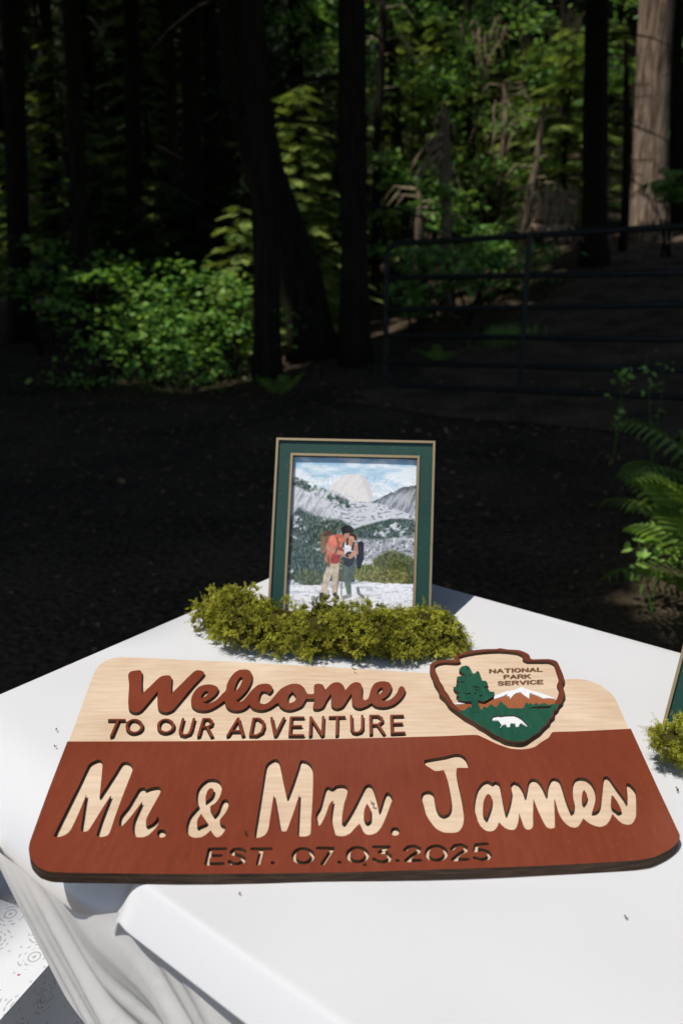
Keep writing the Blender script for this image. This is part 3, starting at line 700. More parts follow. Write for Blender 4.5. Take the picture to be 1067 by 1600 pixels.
SLAB = .388                                   # from here towards the viewer the cloth is pulled taut round the edge
def cloth():
    root = empty('tablecloth', table_pt(0, 0, 0), 'white tablecloth, taut over the top with loose folds hanging at the left', 'tablecloth')
    o = Vector(root.location)
    prof = [(.035, -.036), (-.001, -.0345), (-.0034, -.0312), (-.0028, -.0298), (.0185, -.0032), (.0203, -.0013), (.0226, -.0002), (.027, 0)]      # taut bevelled edge: (inset, z)
    sprof = [(.012, -.10), (.004, -.085), (.004, -.062), (.014, -.040), (.032, -.021), (.056, -.008), (.078, -.002), (.10, 0)]              # soft shoulder where the cloth falls loosely
    bprof = [(.004, -.036), (-.0005, -.030), (-.001, -.016), (-.001, -.006), (.0004, -.0015), (.002, -.0003), (.006, 0), (.02, 0)]
    V = []
    aa = [p[0] for p in bprof[2:]] + list(np.linspace(.05, SLAB - .03, 16)) + list(np.linspace(SLAB - .025, SLAB + .03, 16)) + list(np.linspace(SLAB + .04, TL - .05, 50)) + [TL - p[0] for p in prof[::-1]]
    az = [p[1] for p in bprof[2:]] + [0] * 82 + [p[1] for p in prof[::-1]]
    bm_ = list(np.linspace(.115, TW - .05, 30)); nb_ = 8 + 30 + 8
    for j in range(nb_):
        for a_, za in zip(aa, az):
            if j < 8:
                k = 1 - float(smooth(SLAB - .022, SLAB + .004, a_)); k2 = 1 - float(smooth(SLAB - .022, SLAB + .012 + .01 * (prof[j][0] < .01), a_))
                b_ = prof[j][0] * (1 - k2) + sprof[j][0] * k2; zb = prof[j][1] * (1 - k) + sprof[j][1] * k
            elif j < 38: b_, zb = bm_[j - 8], 0
            else: b_, zb = TW - bprof[45 - j][0], bprof[45 - j][1]
            if j < 8 and a_ < SLAB - .03: zb = max(zb, -max(.03, .68 * (a_ - .074) - .01))
            z = min(za, zb)
            wz = .0009 * math.sin(a_ * 23 + b_ * 17) + .0008 * math.sin(a_ * 9 - b_ * 31)
            V.append(table_pt(a_, b_, z + (wz if z == 0 else 0)) - o)
    na = len(aa); idx = np.arange(na * nb_).reshape(nb_, na)
    F = np.stack([idx[:-1, :-1], idx[:-1, 1:], idx[1:, 1:], idx[1:, :-1]], -1).reshape(-1, 4)
    me = mesh_arrays('cloth_top', np.array([tuple(v) for v in V]), F); smooth_shade(me)
    mobj('cloth_top', me, M['linen'], root)
    # loose skirt along the front-left edge: askew cloth, folds run down and towards the viewer
    S = np.linspace(.0, TL - .05, 280); T = np.linspace(0, 1, 80)
    V = []
    for t in T:
        for s in S:
            hem = min(.012 + .88 * max(s - .175, 0) + .006 * math.sin(s * 31), .60)
            d = hem * t
            q = s - .85 * d                                   # diagonal fold coordinate
            amp = .003 + .075 * min(d, .30)
            fold = math.sin(q * 64 + 1.2 * math.sin(q * 13)) * .5 + .3 * math.sin(q * 127 + 2 + 5 * d) + .25 * math.sin(q * 23 - 1) + .16 * math.sin(q * 180 + 9 * d) + .08 * math.sin(q * 290 - 14 * d)
            out = amp * fold + .03 * min(d, .3)
            w = float(smooth(SLAB - .06, SLAB + .02, s))
            ease = math.exp(-d * 55)
            out = (out + .008 - .02 * w) * (1 - ease) + (.006 - .020 * w) * ease
            V.append(table_pt(s + .35 * d, -out, -.052 + .024 * w - d) - o)
    ns, nt = len(S), len(T); idx = np.arange(ns * nt).reshape(nt, ns)
    F = np.stack([idx[:-1, :-1], idx[:-1, 1:], idx[1:, 1:], idx[1:, :-1]], -1).reshape(-1, 4)
    me = mesh_arrays('skirt', np.array([tuple(v) for v in V]), F); smooth_shade(me)
    mobj('skirt', me, M['sheer_warmed'], root)
cloth()

# ------------------------------------------------------------------ gift boxes beside the table
m, N, L, P = new_mat('gift_wrap')
tc = N.new('ShaderNodeTexCoord')
def vor(scale, off=0.0):
    mp = N.new('ShaderNodeMapping'); mp.inputs['Location'].default_value = (off, off * .7, off * .3); L.new(tc.outputs['UV'], mp.inputs[0])
    v = N.new('ShaderNodeTexVoronoi'); v.inputs['Scale'].default_value = scale; v.voronoi_dimensions = '2D'; v.inputs['Randomness'].default_value = .9
    L.new(mp.outputs[0], v.inputs['Vector']); return v
def math_(op, a, b=None, c=None):
    n = N.new('ShaderNodeMath'); n.operation = op
    for i, q in enumerate((a, b, c)):
        if q is None: continue
        if isinstance(q, (int, float)): n.inputs[i].default_value = q
        else: L.new(q, n.inputs[i])
    return n.outputs[0]
v1 = vor(16); v2 = vor(40, 3.1); v3 = vor(30, 7.7); v4 = vor(120, 1.7)
ring = math_('GREATER_THAN', math_('SINE', math_('MULTIPLY', v1.outputs['Distance'], 62)), .62)
ring = math_('MULTIPLY', ring, math_('LESS_THAN', v1.outputs['Distance'], .40))
nz = N.new('ShaderNodeTexNoise'); nz.inputs['Scale'].default_value = 26; L.new(tc.outputs['UV'], nz.inputs['Vector'])
ring = math_('MULTIPLY', ring, math_('GREATER_THAN', nz.outputs['Fac'], .40))
dash = math_('GREATER_THAN', v4.outputs['Distance'], .22)
ring = math_('MULTIPLY', ring, math_('MAXIMUM', math_('LESS_THAN', v1.outputs['Distance'], .16), math_('LESS_THAN', v4.outputs['Distance'], .38)))
dots = math_('MULTIPLY', math_('LESS_THAN', v2.outputs['Distance'], .09), .5)
sil = math_('MAXIMUM', ring, dots)
red = math_('MULTIPLY', math_('LESS_THAN', v3.outputs['Distance'], .07), math_('GREATER_THAN', nz.outputs['Fac'], .58))
c1 = N.new('ShaderNodeMix'); c1.data_type = 'RGBA'; c1.inputs[6].default_value = (.70, .71, .73, 1); c1.inputs[7].default_value = (.40, .40, .41, 1); L.new(sil, c1.inputs[0])
c2 = N.new('ShaderNodeMix'); c2.data_type = 'RGBA'; c2.inputs[7].default_value = (.5, .09, .14, 1); L.new(red, c2.inputs[0]); L.new(c1.outputs[2], c2.inputs[6])
L.new(c2.outputs[2], P.inputs['Base Color']); P.inputs['Roughness'].default_value = .35; P.inputs['Specular IOR Level'].default_value = .4
M['wrap'] = m
def gift_box(name, corner, da, db, h, label):
    """box whose top has a corner at `corner` (x, y, z) and edge vectors da, db"""
    cor = Vector(corner); da = Vector((*da, 0)); db = Vector((*db, 0)); o = Vector((cor.x, cor.y, cor.z - h))
    root = empty(name, o, label, 'gift box')
    def face(pts, nm, fold=True):
        pts = [Vector(p) - o for p in pts]; me = bpy.data.meshes.new(nm)
        n = 6; V, F, U = [], [], []
        for j in range(n + 1):
            for i in range(n + 1):
                u, v = i / n, j / n
                V.append(tuple(pts[0].lerp(pts[1], u).lerp(pts[3].lerp(pts[2], u), v)))
                U.append((u * (pts[1] - pts[0]).length + cor.x, v * (pts[3] - pts[0]).length + cor.y + len(nm) * .37))
        for j in range(n):
            for i in range(n):
                k = j * (n + 1) + i; F.append((k, k + 1, k + n + 2, k + n + 1))
        me.from_pydata(V, [], F); uv = me.uv_layers.new(name='UVMap')
        for lp in me.loops: uv.data[lp.index].uv = U[lp.vertex_index]
        me.update(); return mobj(nm, me, M['wrap'], root)
    z = Vector((0, 0, h)); a, b, c, d = cor, cor + da, cor + da + db, cor + db
    face([a, b, c, d], 'top_panel'); face([a - z, b - z, b, a], 'side_panel'); face([b - z, c - z, c, b], 'side_panel'); face([c - z, d - z, d, c], 'side_panel'); face([d - z, a - z, a, d], 'side_panel')
    # folded paper flap, a little proud of one side
    e = da.normalized() if True else None; nrm = Vector((-db.y, db.x, 0)).normalized()
    if nrm.dot(da) > 0: nrm = -nrm
    p0, p1, p2 = a + db * .02 + nrm * .002, a + db * .02 - z * .9 + nrm * .002, a + db * .62 - z * .45 + nrm * .002
    face([p0, p1, p2 - z * .02, p2 + z * .02], 'flap')
    return root
gz = .36
# near corner of the wrapped box, seen left of the hanging cloth
cx_, cy_ = on_plane(90, 1493, gz)
lx_, ly_ = on_plane(-40, 1640, gz)
d1 = (Vector((lx_ - cx_, ly_ - cy_))).normalized()
d2 = Vector((d1.y, -d1.x)); d2 = d2 if d2.y > 0 else -d2
cc = Vector((cx_, cy_)) - d1 * .05
gift_box('gift_box', (cc.x, cc.y, gz), tuple(d1 * .42), tuple(d2 * .34), gz - .022, 'white gift box with silver swirl wrapping below the hanging cloth')
cc = Vector((cx_, cy_)) - d1 * .47 - d2 * .08
gift_box('gift_box', (cc.x, cc.y, gz - .025), tuple(d1 * .41), tuple(d2 * .46), gz - .047, 'second white wrapped gift box, farther back at the left border')

# ------------------------------------------------------------------ outlines -> solid pieces
def crm(pts, sub=4, ten=.42):
    """closed smooth outline through the points"""
    p = np.array(pts, float); n = len(p); out = []
    for i in range(n):
        p0, p1, p2, p3 = p[i - 1], p[i], p[(i + 1) % n], p[(i + 2) % n]
        l = np.linalg.norm(p2 - p1)
        m1 = (p2 - p0); m2 = (p3 - p1)
        m1 = m1 / (np.linalg.norm(m1) + 1e-9) * l * ten * 2; m2 = m2 / (np.linalg.norm(m2) + 1e-9) * l * ten * 2
        # sharp corners stay sharp
        def sharp(a, b, c):
            u, v = b - a, c - b; return np.dot(u, v) / (np.linalg.norm(u) * np.linalg.norm(v) + 1e-9) < .15
        if sharp(p0, p1, p2): m1 = (p2 - p1) * .9
        if sharp(p1, p2, p3): m2 = (p2 - p1) * .9
        for k in range(sub):
            t = k / sub
            out.append((2 * t**3 - 3 * t**2 + 1) * p1 + (t**3 - 2 * t**2 + t) * m1 + (-2 * t**3 + 3 * t**2) * p2 + (t**3 - t**2) * m2)
    return np.array(out)
def crop(x0, y0, k, pts): return [(x0 + x / k, y0 + y / k) for x, y in pts]
def to_world(pts, z):           # outline seen at these columns/rows, lying on the plane z above the table (mm)
    return np.array([on_plane(x, y, TABLE_Z + z * .001) for x, y in pts]) * 1000.0
def solid(name, loops, z0, z1, mats, parent, flat_bevel=0.0):
    """extruded plate from closed loops (world mm, x y), holes by nesting; z in mm above the table; mats = [face, edge]"""
    cu = bpy.data.curves.new(name, 'CURVE'); cu.dimensions = '2D'; cu.fill_mode = 'BOTH'; cu.extrude = (z1 - z0) / 2
    for lp in loops:
        sp = cu.splines.new('POLY'); sp.points.add(len(lp) - 1)
        co = np.zeros((len(lp), 4), np.float32); co[:, :2] = lp; co[:, 3] = 1
        sp.points.foreach_set('co', co.ravel()); sp.use_cyclic_u = True
    tmp = bpy.data.objects.new('tmp', cu); COL.objects.link(tmp)
    dg = bpy.context.evaluated_depsgraph_get()
    me = bpy.data.meshes.new_from_object(tmp.evaluated_get(dg))
    bpy.data.objects.remove(tmp); bpy.data.curves.remove(cu)
    me.name = name; me.materials.clear()
    n = len(me.vertices); co = np.zeros(n * 3, np.float32); me.vertices.foreach_get('co', co); co = co.reshape(-1, 3)
    co[:, 2] += (z0 + z1) / 2; co *= .001; co[:, 2] += TABLE_Z
    pl = Vector(parent.location) if parent.parent is None else Vector(parent.parent.location)
    co -= np.array(pl, np.float32)
    me.vertices.foreach_set('co', co.ravel()); me.update()
    for mm in mats: me.materials.append(mm)
    for p in me.polygons:
        p.material_index = 1 if abs(p.normal.z) < .5 and len(mats) > 1 else 0; p.use_smooth = False
    ob = bpy.data.objects.new(name, me); return link(ob, parent)
def ms_outline(segs, half, cell=None):
    """outline loops of the union of capsules (strokes): segs list of polylines, world mm"""
    allp = np.concatenate(segs); lo = allp.min(0) - half * 2; hi = allp.max(0) + half * 2
    cell = cell or half / 3.2
    nx_, ny_ = int((hi[0] - lo[0]) / cell) + 2, int((hi[1] - lo[1]) / cell) + 2
    X, Y = np.meshgrid(lo[0] + np.arange(nx_) * cell, lo[1] + np.arange(ny_) * cell)
    D = np.full(X.shape, 1e9)
    for sg in segs:
        for a, b in zip(sg[:-1], sg[1:]):
            d = b - a; ll = d @ d + 1e-12
            t = np.clip(((X - a[0]) * d[0] + (Y - a[1]) * d[1]) / ll, 0, 1)
            D = np.minimum(D, np.hypot(X - a[0] - t * d[0], Y - a[1] - t * d[1]))
    D = D - half + 1e-7
    edges = {}
    def pt(key):
        (j, i, h) = key
        if h: f = D[j, i] / (D[j, i] - D[j, i + 1]); return (X[j, i] + f * cell, Y[j, i])
        f = D[j, i] / (D[j, i] - D[j + 1, i]); return (X[j, i], Y[j, i] + f * cell)
    S_ = D < 0
    for j in range(ny_ - 1):
        row = S_[j, :-1].astype(int) + 2 * S_[j, 1:] + 4 * S_[j + 1, 1:] + 8 * S_[j + 1, :-1]
        for i in np.nonzero((row > 0) & (row < 15))[0]:
            c = row[i]; b_, r_, t_, l_ = (j, i, 1), (j, i + 1, 0), (j + 1, i, 1), (j, i, 0)
            tab = {1: [(l_, b_)], 2: [(b_, r_)], 3: [(l_, r_)], 4: [(r_, t_)], 5: [(l_, t_), (r_, b_)], 6: [(b_, t_)], 7: [(l_, t_)], 8: [(t_, l_)], 9: [(t_, b_)], 10: [(t_, r_), (b_, l_)], 11: [(t_, r_)], 12: [(r_, l_)], 13: [(r_, b_)], 14: [(b_, l_)]}
            for a, b in tab[int(c)]: edges[a] = b
    loops = []
    while edges:
        k0 = next(iter(edges)); k = k0; lp = []
        while k in edges:
            lp.append(pt(k)); k = edges.pop(k)
        if len(lp) > 6:
            a = np.array(lp); a = (np.roll(a, 1, 0) + 2 * a + np.roll(a, -1, 0)) / 4
            loops.append(a[::2] if len(a) > 16 else a)
    return loops
def ell(cx, cy, rx, ry, n=20, sk=0.0):
    return [(cx + rx * math.cos(2 * math.pi * i / n) - sk * ry * math.sin(2 * math.pi * i / n), cy + ry * math.sin(2 * math.pi * i / n)) for i in range(n)]

# ------------------------------------------------------------------ wooden sign
def mat_wood_paint(name, c1, c2, rough, grain=(60, 8, 60), spec=.45, dust=.25, coat=0.0):
    m, N, L, P = new_mat(name)
    tc = N.new('ShaderNodeTexCoord'); mp = N.new('ShaderNodeMapping'); mp.inputs['Scale'].default_value = grain; L.new(tc.outputs['Object'], mp.inputs[0])
    g = N.new('ShaderNodeTexNoise'); g.inputs['Scale'].default_value = 3; g.inputs['Detail'].default_value = 8; L.new(mp.outputs[0], g.inputs['Vector'])
    big = N.new('ShaderNodeTexNoise'); big.inputs['Scale'].default_value = 9; big.inputs['Detail'].default_value = 5; L.new(tc.outputs['Object'], big.inputs['Vector'])
    mxn = N.new('ShaderNodeMix'); mxn.data_type = 'FLOAT'; mxn.inputs[0].default_value = .5; L.new(g.outputs['Fac'], mxn.inputs[2]); L.new(big.outputs['Fac'], mxn.inputs[3])
    cr = N.new('ShaderNodeValToRGB'); cr.color_ramp.elements[0].position = .32; cr.color_ramp.elements[1].position = .68
    cr.color_ramp.elements[0].color = (*c1, 1); cr.color_ramp.elements[1].color = (*c2, 1); L.new(mxn.outputs[0], cr.inputs[0])
    sp = N.new('ShaderNodeTexVoronoi'); sp.inputs['Scale'].default_value = 150; L.new(tc.outputs['Object'], sp.inputs['Vector'])
    ls = N.new('ShaderNodeMath'); ls.operation = 'LESS_THAN'; ls.inputs[1].default_value = .075; L.new(sp.outputs['Distance'], ls.inputs[0])
    mu = N.new('ShaderNodeMath'); mu.operation = 'MULTIPLY'; mu.inputs[1].default_value = dust; L.new(ls.outputs[0], mu.inputs[0])
    mc = N.new('ShaderNodeMix'); mc.data_type = 'RGBA'; mc.inputs[7].default_value = (.55, .45, .38, 1); L.new(mu.outputs[0], mc.inputs[0]); L.new(cr.outputs[0], mc.inputs[6])
    L.new(mc.outputs[2], P.inputs['Base Color'])
    rr = N.new('ShaderNodeMapRange'); rr.inputs[3].default_value = rough - .08; rr.inputs[4].default_value = rough + .12; L.new(big.outputs['Fac'], rr.inputs[0]); L.new(rr.outputs[0], P.inputs['Roughness'])
    P.inputs['Specular IOR Level'].default_value = spec
    bp = N.new('ShaderNodeBump'); bp.inputs['Strength'].default_value = .25; bp.inputs['Distance'].default_value = .0006; L.new(g.outputs['Fac'], bp.inputs['Height']); L.new(bp.outputs[0], P.inputs['Normal'])
    return m
M['brown'] = mat_wood_paint('brown_paint', (.160, .034, .016), (.215, .048, .023), .33)
M['birch'] = mat_wood_paint('birch_ply', (.55, .39, .26), (.72, .57, .43), .55, grain=(8, 60, 60), spec=.25, dust=.0)
M['burnt'] = mat_noise('burnt_edge', (.022, .013, .008), (.075, .045, .028), 120, .8, stretch=(.3, .3, 3), spec=.2)
M['scorch'] = mat_noise('scorched_lettering', (.10, .045, .02), (.17, .08, .04), 150, .8)
M['green'] = mat_wood_paint('green_paint', (.010, .060, .036), (.022, .105, .062), .42, dust=.3)
M['white'] = mat_wood_paint('white_paint', (.70, .72, .74), (.78, .79, .80), .5, dust=0)
M['rust'] = mat_wood_paint('rust_wood', (.25, .075, .028), (.36, .12, .05), .5, grain=(50, 5, 50), dust=.05)
M['rim'] = mat_wood_paint('rim_paint', (.11, .026, .014), (.17, .042, .022), .45)
ZB, ZT = 7.0, 11.4            # base board top, brown face (mm above the table)
so = on_plane(555, 1250, TABLE_Z)
sign = empty('welcome_sign', (so[0], so[1], TABLE_Z), 'wooden welcome sign with brown and birch layers lying across the table front', 'sign')
# base board: rounded trapezoid
upper = [(108, 1158), (127, 1106), (143, 1062), (152, 1043), (168, 1031), (190, 1027), (280, 1031), (353, 1034), (538, 1044), (671, 1052.5), (780, 1058), (884, 1061.5), (900, 1061.2), (914, 1062.5), (934, 1069), (951, 1080.5), (961, 1092), (981, 1137)]
lower = [(985.5, 1139), (1026, 1228), (1057.6, 1295.6), (1062.3, 1307), (1057.6, 1318), (1044, 1329.4), (1019.3, 1340.6), (990, 1345), (900, 1350.7), (790, 1355.6), (524, 1364), (290, 1366.5), (190, 1365.4), (82, 1363.2), (61, 1356.6), (48.5, 1343), (44.8, 1328), (47, 1315), (77.5, 1230.8), (105.3, 1159)]
WB = np.vstack([to_world(upper, ZB), to_world(lower, ZT)])
def dense(pts, step=4.0):
    out = []
    for a, b in zip(pts, np.roll(pts, -1, 0)):
        n = max(1, int(np.linalg.norm(b - a) / step)); out += [a + (b - a) * k / n for k in range(n)]
    return np.array(out)
def crm_safe(p): return crm(p, 4, .3)
solid('base_board', [crm_safe(WB)], .4, ZB, [M['birch'], M['burnt']], sign)
topline = [(900, 1143.2), (863.8, 1144.3), (860.5, 1147.5), (857, 1153), (845, 1160.4), (836, 1167), (827, 1170), (813.7, 1171.3), (797, 1170), (776, 1162.7), (757.6, 1154), (745, 1148.8), (713.7, 1149.7), (680, 1151), (480, 1156), (300, 1158.5)]
brown_out = crm_safe(to_world(list(reversed(topline)) + lower[:-1] + [(105.3, 1159)], ZT))
K = 5.335
CUT = []
def cut(x0, y0, k, pts, sub=4): CUT.append(crm(to_world(crop(x0, y0, k, pts), ZT), sub))
cut(80, 1180, K, [(22, 672), (130, 450), (235, 240), (312, 82), (340, 60), (400, 38), (420, 48), (427, 82), (418, 200), (403, 348), (455, 270), (540, 140), (585, 70), (620, 57), (660, 70), (680, 110), (668, 155), (600, 330), (530, 520), (492, 635), (470, 670), (430, 684), (400, 683), (380, 670), (385, 640), (425, 520), (497, 337), (430, 440), (330, 600), (305, 632), (275, 641), (248, 630), (262, 520), (278, 410), (292, 330), (240, 460), (180, 590), (150, 640), (110, 670), (60, 685), (30, 683)])
cut(80, 1180, K, [(566, 590), (576, 512), (640, 430), (700, 330), (735, 280), (775, 270), (790, 289), (830, 274), (890, 264), (912, 275), (912, 308), (880, 370), (830, 460), (795, 530), (790, 575), (805, 592), (840, 575), (872, 545), (886, 512), (896, 530), (895, 568), (870, 610), (820, 660), (780, 683), (730, 688), (702, 680), (685, 650), (678, 600), (690, 540), (720, 470), (757, 390), (720, 440), (650, 530), (600, 585), (580, 596)])
cut(80, 1180, K, ell(921, 655, 38, 35, 14), 2)
cut(270, 1180, K, [(135, 668), (114, 640), (115, 580), (140, 510), (190, 450), (210, 428), (198, 390), (195, 340), (205, 290), (240, 240), (290, 205), (345, 200), (385, 215), (406, 250), (405, 305), (385, 360), (350, 405), (312, 430), (322, 462), (347, 506), (375, 470), (397, 410), (420, 375), (450, 370), (466, 398), (463, 430), (440, 480), (400, 530), (391, 550), (408, 580), (441, 595), (438, 620), (410, 665), (375, 690), (345, 675), (316, 628), (280, 660), (240, 685), (180, 691), (145, 678)])
cut(270, 1180, K, [(273, 390), (274, 345), (290, 298), (312, 275), (336, 285), (340, 305), (325, 345), (300, 370)])
cut(270, 1180, K, [(202, 590), (206, 540), (236, 490), (258, 525), (282, 562), (262, 580), (232, 590), (214, 602)])
cut(450, 1170, K, [(-280, 723), (-270, 653), (-240, 473), (-210, 283), (-185, 143), (-160, 113), (-110, 88), (-80, 98), (-65, 133), (-40, 253), (-6, 410), (40, 290), (90, 140), (101, 105), (125, 97), (165, 110), (200, 150), (208, 200), (205, 400), (192, 600), (186, 712), (165, 728), (130, 735), (95, 732), (80, 715), (82, 640), (89, 500), (95, 378), (50, 520), (10, 630), (-5, 672), (-15, 690), (-40, 693), (-55, 688), (-72, 650), (-92, 533), (-119, 382), (-135, 483), (-155, 613), (-165, 673), (-190, 718), (-230, 741), (-270, 745)])
cut(450, 1170, K, [(245, 640), (238, 600), (231, 550), (265, 490), (290, 400), (312, 330), (335, 318), (371, 331), (400, 310), (450, 303), (485, 312), (497, 340), (490, 390), (470, 450), (455, 530), (450, 605), (468, 624), (510, 560), (560, 470), (610, 370), (640, 315), (670, 298), (700, 310), (725, 370), (745, 440), (761, 522), (775, 480), (805, 390), (825, 362), (850, 375), (873, 420), (860, 450), (820, 560), (780, 650), (740, 700), (690, 720), (650, 715), (620, 680), (597, 626), (560, 660), (520, 705), (470, 730), (420, 730), (390, 715), (375, 670), (358, 600), (360, 540), (377, 433), (350, 455), (310, 560), (275, 630), (258, 646)])
cut(450, 1170, K, [(632, 560), (636, 510), (656, 460), (672, 480), (687, 515), (688, 560), (684, 600), (664, 618), (645, 603)])
cut(450, 1170, K, ell(893, 691, 38, 37, 14), 2)
cut(640, 1160, K, [(121, 168), (127, 150), (200, 135), (300, 118), (370, 100), (420, 100), (460, 125), (485, 170), (492, 216), (430, 215), (392, 218), (400, 310), (425, 420), (445, 530), (453, 600), (446, 680), (430, 720), (400, 750), (350, 757), (280, 752), (220, 720), (170, 660), (130, 590), (105, 500), (95, 460), (105, 425), (140, 408), (175, 410), (200, 430), (210, 480), (222, 540), (247, 590), (285, 610), (318, 598), (338, 565), (344, 515), (335, 440), (310, 310), (285, 233), (215, 241), (170, 215), (130, 190)])
cut(640, 1160, K, [(546, 592), (535, 555), (540, 480), (560, 400), (600, 345), (650, 322), (693, 343), (715, 325), (745, 340), (760, 390), (775, 470), (790, 550), (804, 602), (830, 530), (850, 420), (839, 357), (870, 328), (910, 345), (945, 400), (964, 455), (977, 390), (990, 332), (1020, 305), (1060, 311), (1100, 357), (1141, 444), (1150, 367), (1175, 312), (1205, 297), (1245, 312), (1270, 367), (1300, 467), (1330, 547), (1348, 586), (1365, 567), (1370, 507), (1355, 437), (1355, 357), (1375, 312), (1420, 294), (1470, 302), (1515, 337), (1545, 397), (1550, 467), (1535, 537), (1520, 584), (1560, 577), (1585, 537), (1595, 457), (1605, 357), (1615, 297), (1640, 282), (1665, 297), (1720, 377), (1780, 457), (1809, 504), (1811, 437), (1805, 357), (1811, 339), (1840, 352), (1880, 397), (1890, 437), (1890, 587), (1880, 637), (1850, 682), (1815, 689), (1770, 677), (1720, 632), (1688, 597), (1675, 637), (1640, 687), (1590, 707), (1540, 697), (1490, 672), (1446, 636), (1430, 667), (1400, 707), (1370, 713), (1330, 702), (1280, 657), (1240, 587), (1207, 470), (1211, 587), (1212, 697), (1205, 715), (1170, 721), (1140, 707), (1100, 637), (1060, 547), (1032, 472), (1030, 587), (1028, 700), (1005, 728), (975, 728), (950, 700), (925, 630), (912, 590), (905, 660), (890, 710), (870, 730), (830, 730), (790, 712), (743, 668), (730, 705), (700, 738), (665, 745), (630, 735), (590, 700), (560, 640)])
cut(640, 1160, K, [(612, 570), (615, 500), (640, 440), (660, 432), (682, 460), (680, 530), (660, 590), (641, 640), (620, 612)])
cut(820, 1180, K, [(478, 370), (478, 320), (492, 290), (508, 312), (520, 350), (510, 385), (493, 410), (481, 392)])
cut(820, 1180, K, [(720, 400), (722, 338), (737, 345), (770, 390), (800, 450), (803, 470), (780, 478), (750, 455), (730, 440)])
# date: strokes
def strokes(x0, y0, k, lst, half, z, cell=None):
    return ms_outline([to_world(crop(x0, y0, k, s), z) for s in lst], half, cell)
def EL(cx, cy, rx, ry): e = ell(cx, cy, rx, ry, 24); return e + [e[0]]
HW = 1.95
for x0, glyphs in ((310, [[[(80, 76), (56, 180)], [(80, 76), (186, 75)], [(70, 123), (156, 122)], [(57, 180), (168, 178)]],
                          [[(322, 92), (292, 75), (250, 78), (230, 96), (248, 113), (290, 124), (316, 142), (308, 166), (275, 180), (235, 177), (216, 163)]],
                          [[(374, 75), (503, 75)], [(440, 75), (414, 180)]], [[(516, 172), (517, 173)]], [EL(727, 123, 66, 50)], [[(830, 70), (934, 70), (862, 180)]], [[(980, 167), (981, 168)]]]),
                   (540, [[EL(82, 115, 66, 50)], [[(196, 62), (300, 60), (236, 98), (282, 102), (308, 127), (296, 156), (258, 167), (216, 160), (198, 146)]], [[(360, 156), (361, 157)]],
                          [[(412, 84), (438, 60), (478, 55), (510, 70), (504, 96), (460, 122), (420, 157), (518, 155)]], [EL(630, 104, 66, 50)], [[(738, 76), (764, 51), (804, 46), (836, 62), (830, 88), (786, 114), (745, 150), (848, 148)]],
                          [[(982, 40), (908, 45), (897, 88), (940, 80), (984, 92), (1002, 116), (984, 141), (942, 150), (897, 137)]]])):
    for g in glyphs: CUT += strokes(x0, 1310, 4.446, g, HW, ZT, .45)
solid('brown_panel', [brown_out] + CUT, ZB + .05, ZT, [M['brown'], M['burnt']], sign)
# raised lettering
Wl = crop(190, 1030, K, [(55, 132), (75, 105), (120, 95), (155, 95), (168, 115), (166, 200), (170, 290), (230, 235), (320, 150), (360, 137), (400, 138), (416, 158), (413, 220), (411, 292), (500, 205), (600, 107), (630, 93), (665, 97), (688, 115), (680, 135), (600, 220), (430, 420), (400, 438), (370, 445), (330, 435), (305, 410), (298, 350), (300, 268), (240, 340), (160, 430), (130, 445), (90, 440), (62, 415), (55, 350), (62, 220), (58, 160)])
solid('letter', [crm(to_world(Wl, ZT), 4)], ZB + .05, ZT, [M['brown'], M['burnt']], sign)
a1 = lambda p: crop(190, 1030, K, p); a2 = lambda p: crop(340, 1030, K, p); a3 = lambda p: crop(480, 1030, K, p)
el = a1([(578, 352), (584, 318), (602, 278), (640, 235), (690, 215), (740, 212), (785, 225), (806, 248), (785, 292), (735, 335), (672, 364), (725, 370), (790, 340), (840, 290), (868, 262), (877, 215), (900, 165), (940, 115), (980, 91)]) + \
     a2([(205, 88), (240, 87), (270, 100), (285, 130), (284, 172), (268, 217), (235, 270), (190, 318), (150, 350), (190, 357), (228, 328), (268, 278), (300, 245), (340, 215), (390, 205), (430, 210), (456, 236), (454, 262), (432, 286), (400, 268), (368, 272), (350, 300), (342, 340), (356, 368), (392, 375), (432, 355), (480, 300), (520, 255), (546, 236), (600, 212), (650, 205), (690, 215), (725, 245), (740, 284), (762, 292), (798, 290), (804, 265), (803, 225), (815, 210), (840, 205), (875, 215), (889, 240)]) + \
     a3([(143, 266), (185, 220), (220, 197), (265, 195), (300, 220), (318, 264), (335, 238), (370, 205), (410, 192), (445, 205), (458, 240), (455, 300), (463, 332), (486, 345), (510, 325), (520, 290), (532, 250), (560, 205), (600, 188), (640, 185), (680, 195), (701, 222), (700, 250), (680, 290), (645, 322), (612, 341), (655, 350), (705, 328), (745, 285), (765, 240), (782, 225), (805, 235), (816, 260), (805, 295), (770, 340), (720, 380), (670, 398), (620, 402), (570, 392), (536, 367), (490, 395), (440, 410), (400, 400), (378, 375), (372, 340), (369, 286), (330, 345), (290, 400), (250, 412), (215, 400), (200, 375), (198, 289), (160, 345), (130, 400), (100, 415), (62, 415), (48, 400), (56, 360), (58, 332), (10, 333)]) + \
     a2([(738, 333), (700, 390), (650, 415), (600, 425), (555, 415), (520, 390), (506, 365), (480, 378), (430, 410), (380, 425), (330, 422), (290, 405), (265, 378), (240, 403), (200, 425), (150, 430), (105, 420), (75, 395), (58, 346)]) + \
     a1([(800, 387), (740, 420), (690, 430), (630, 422), (590, 395)])
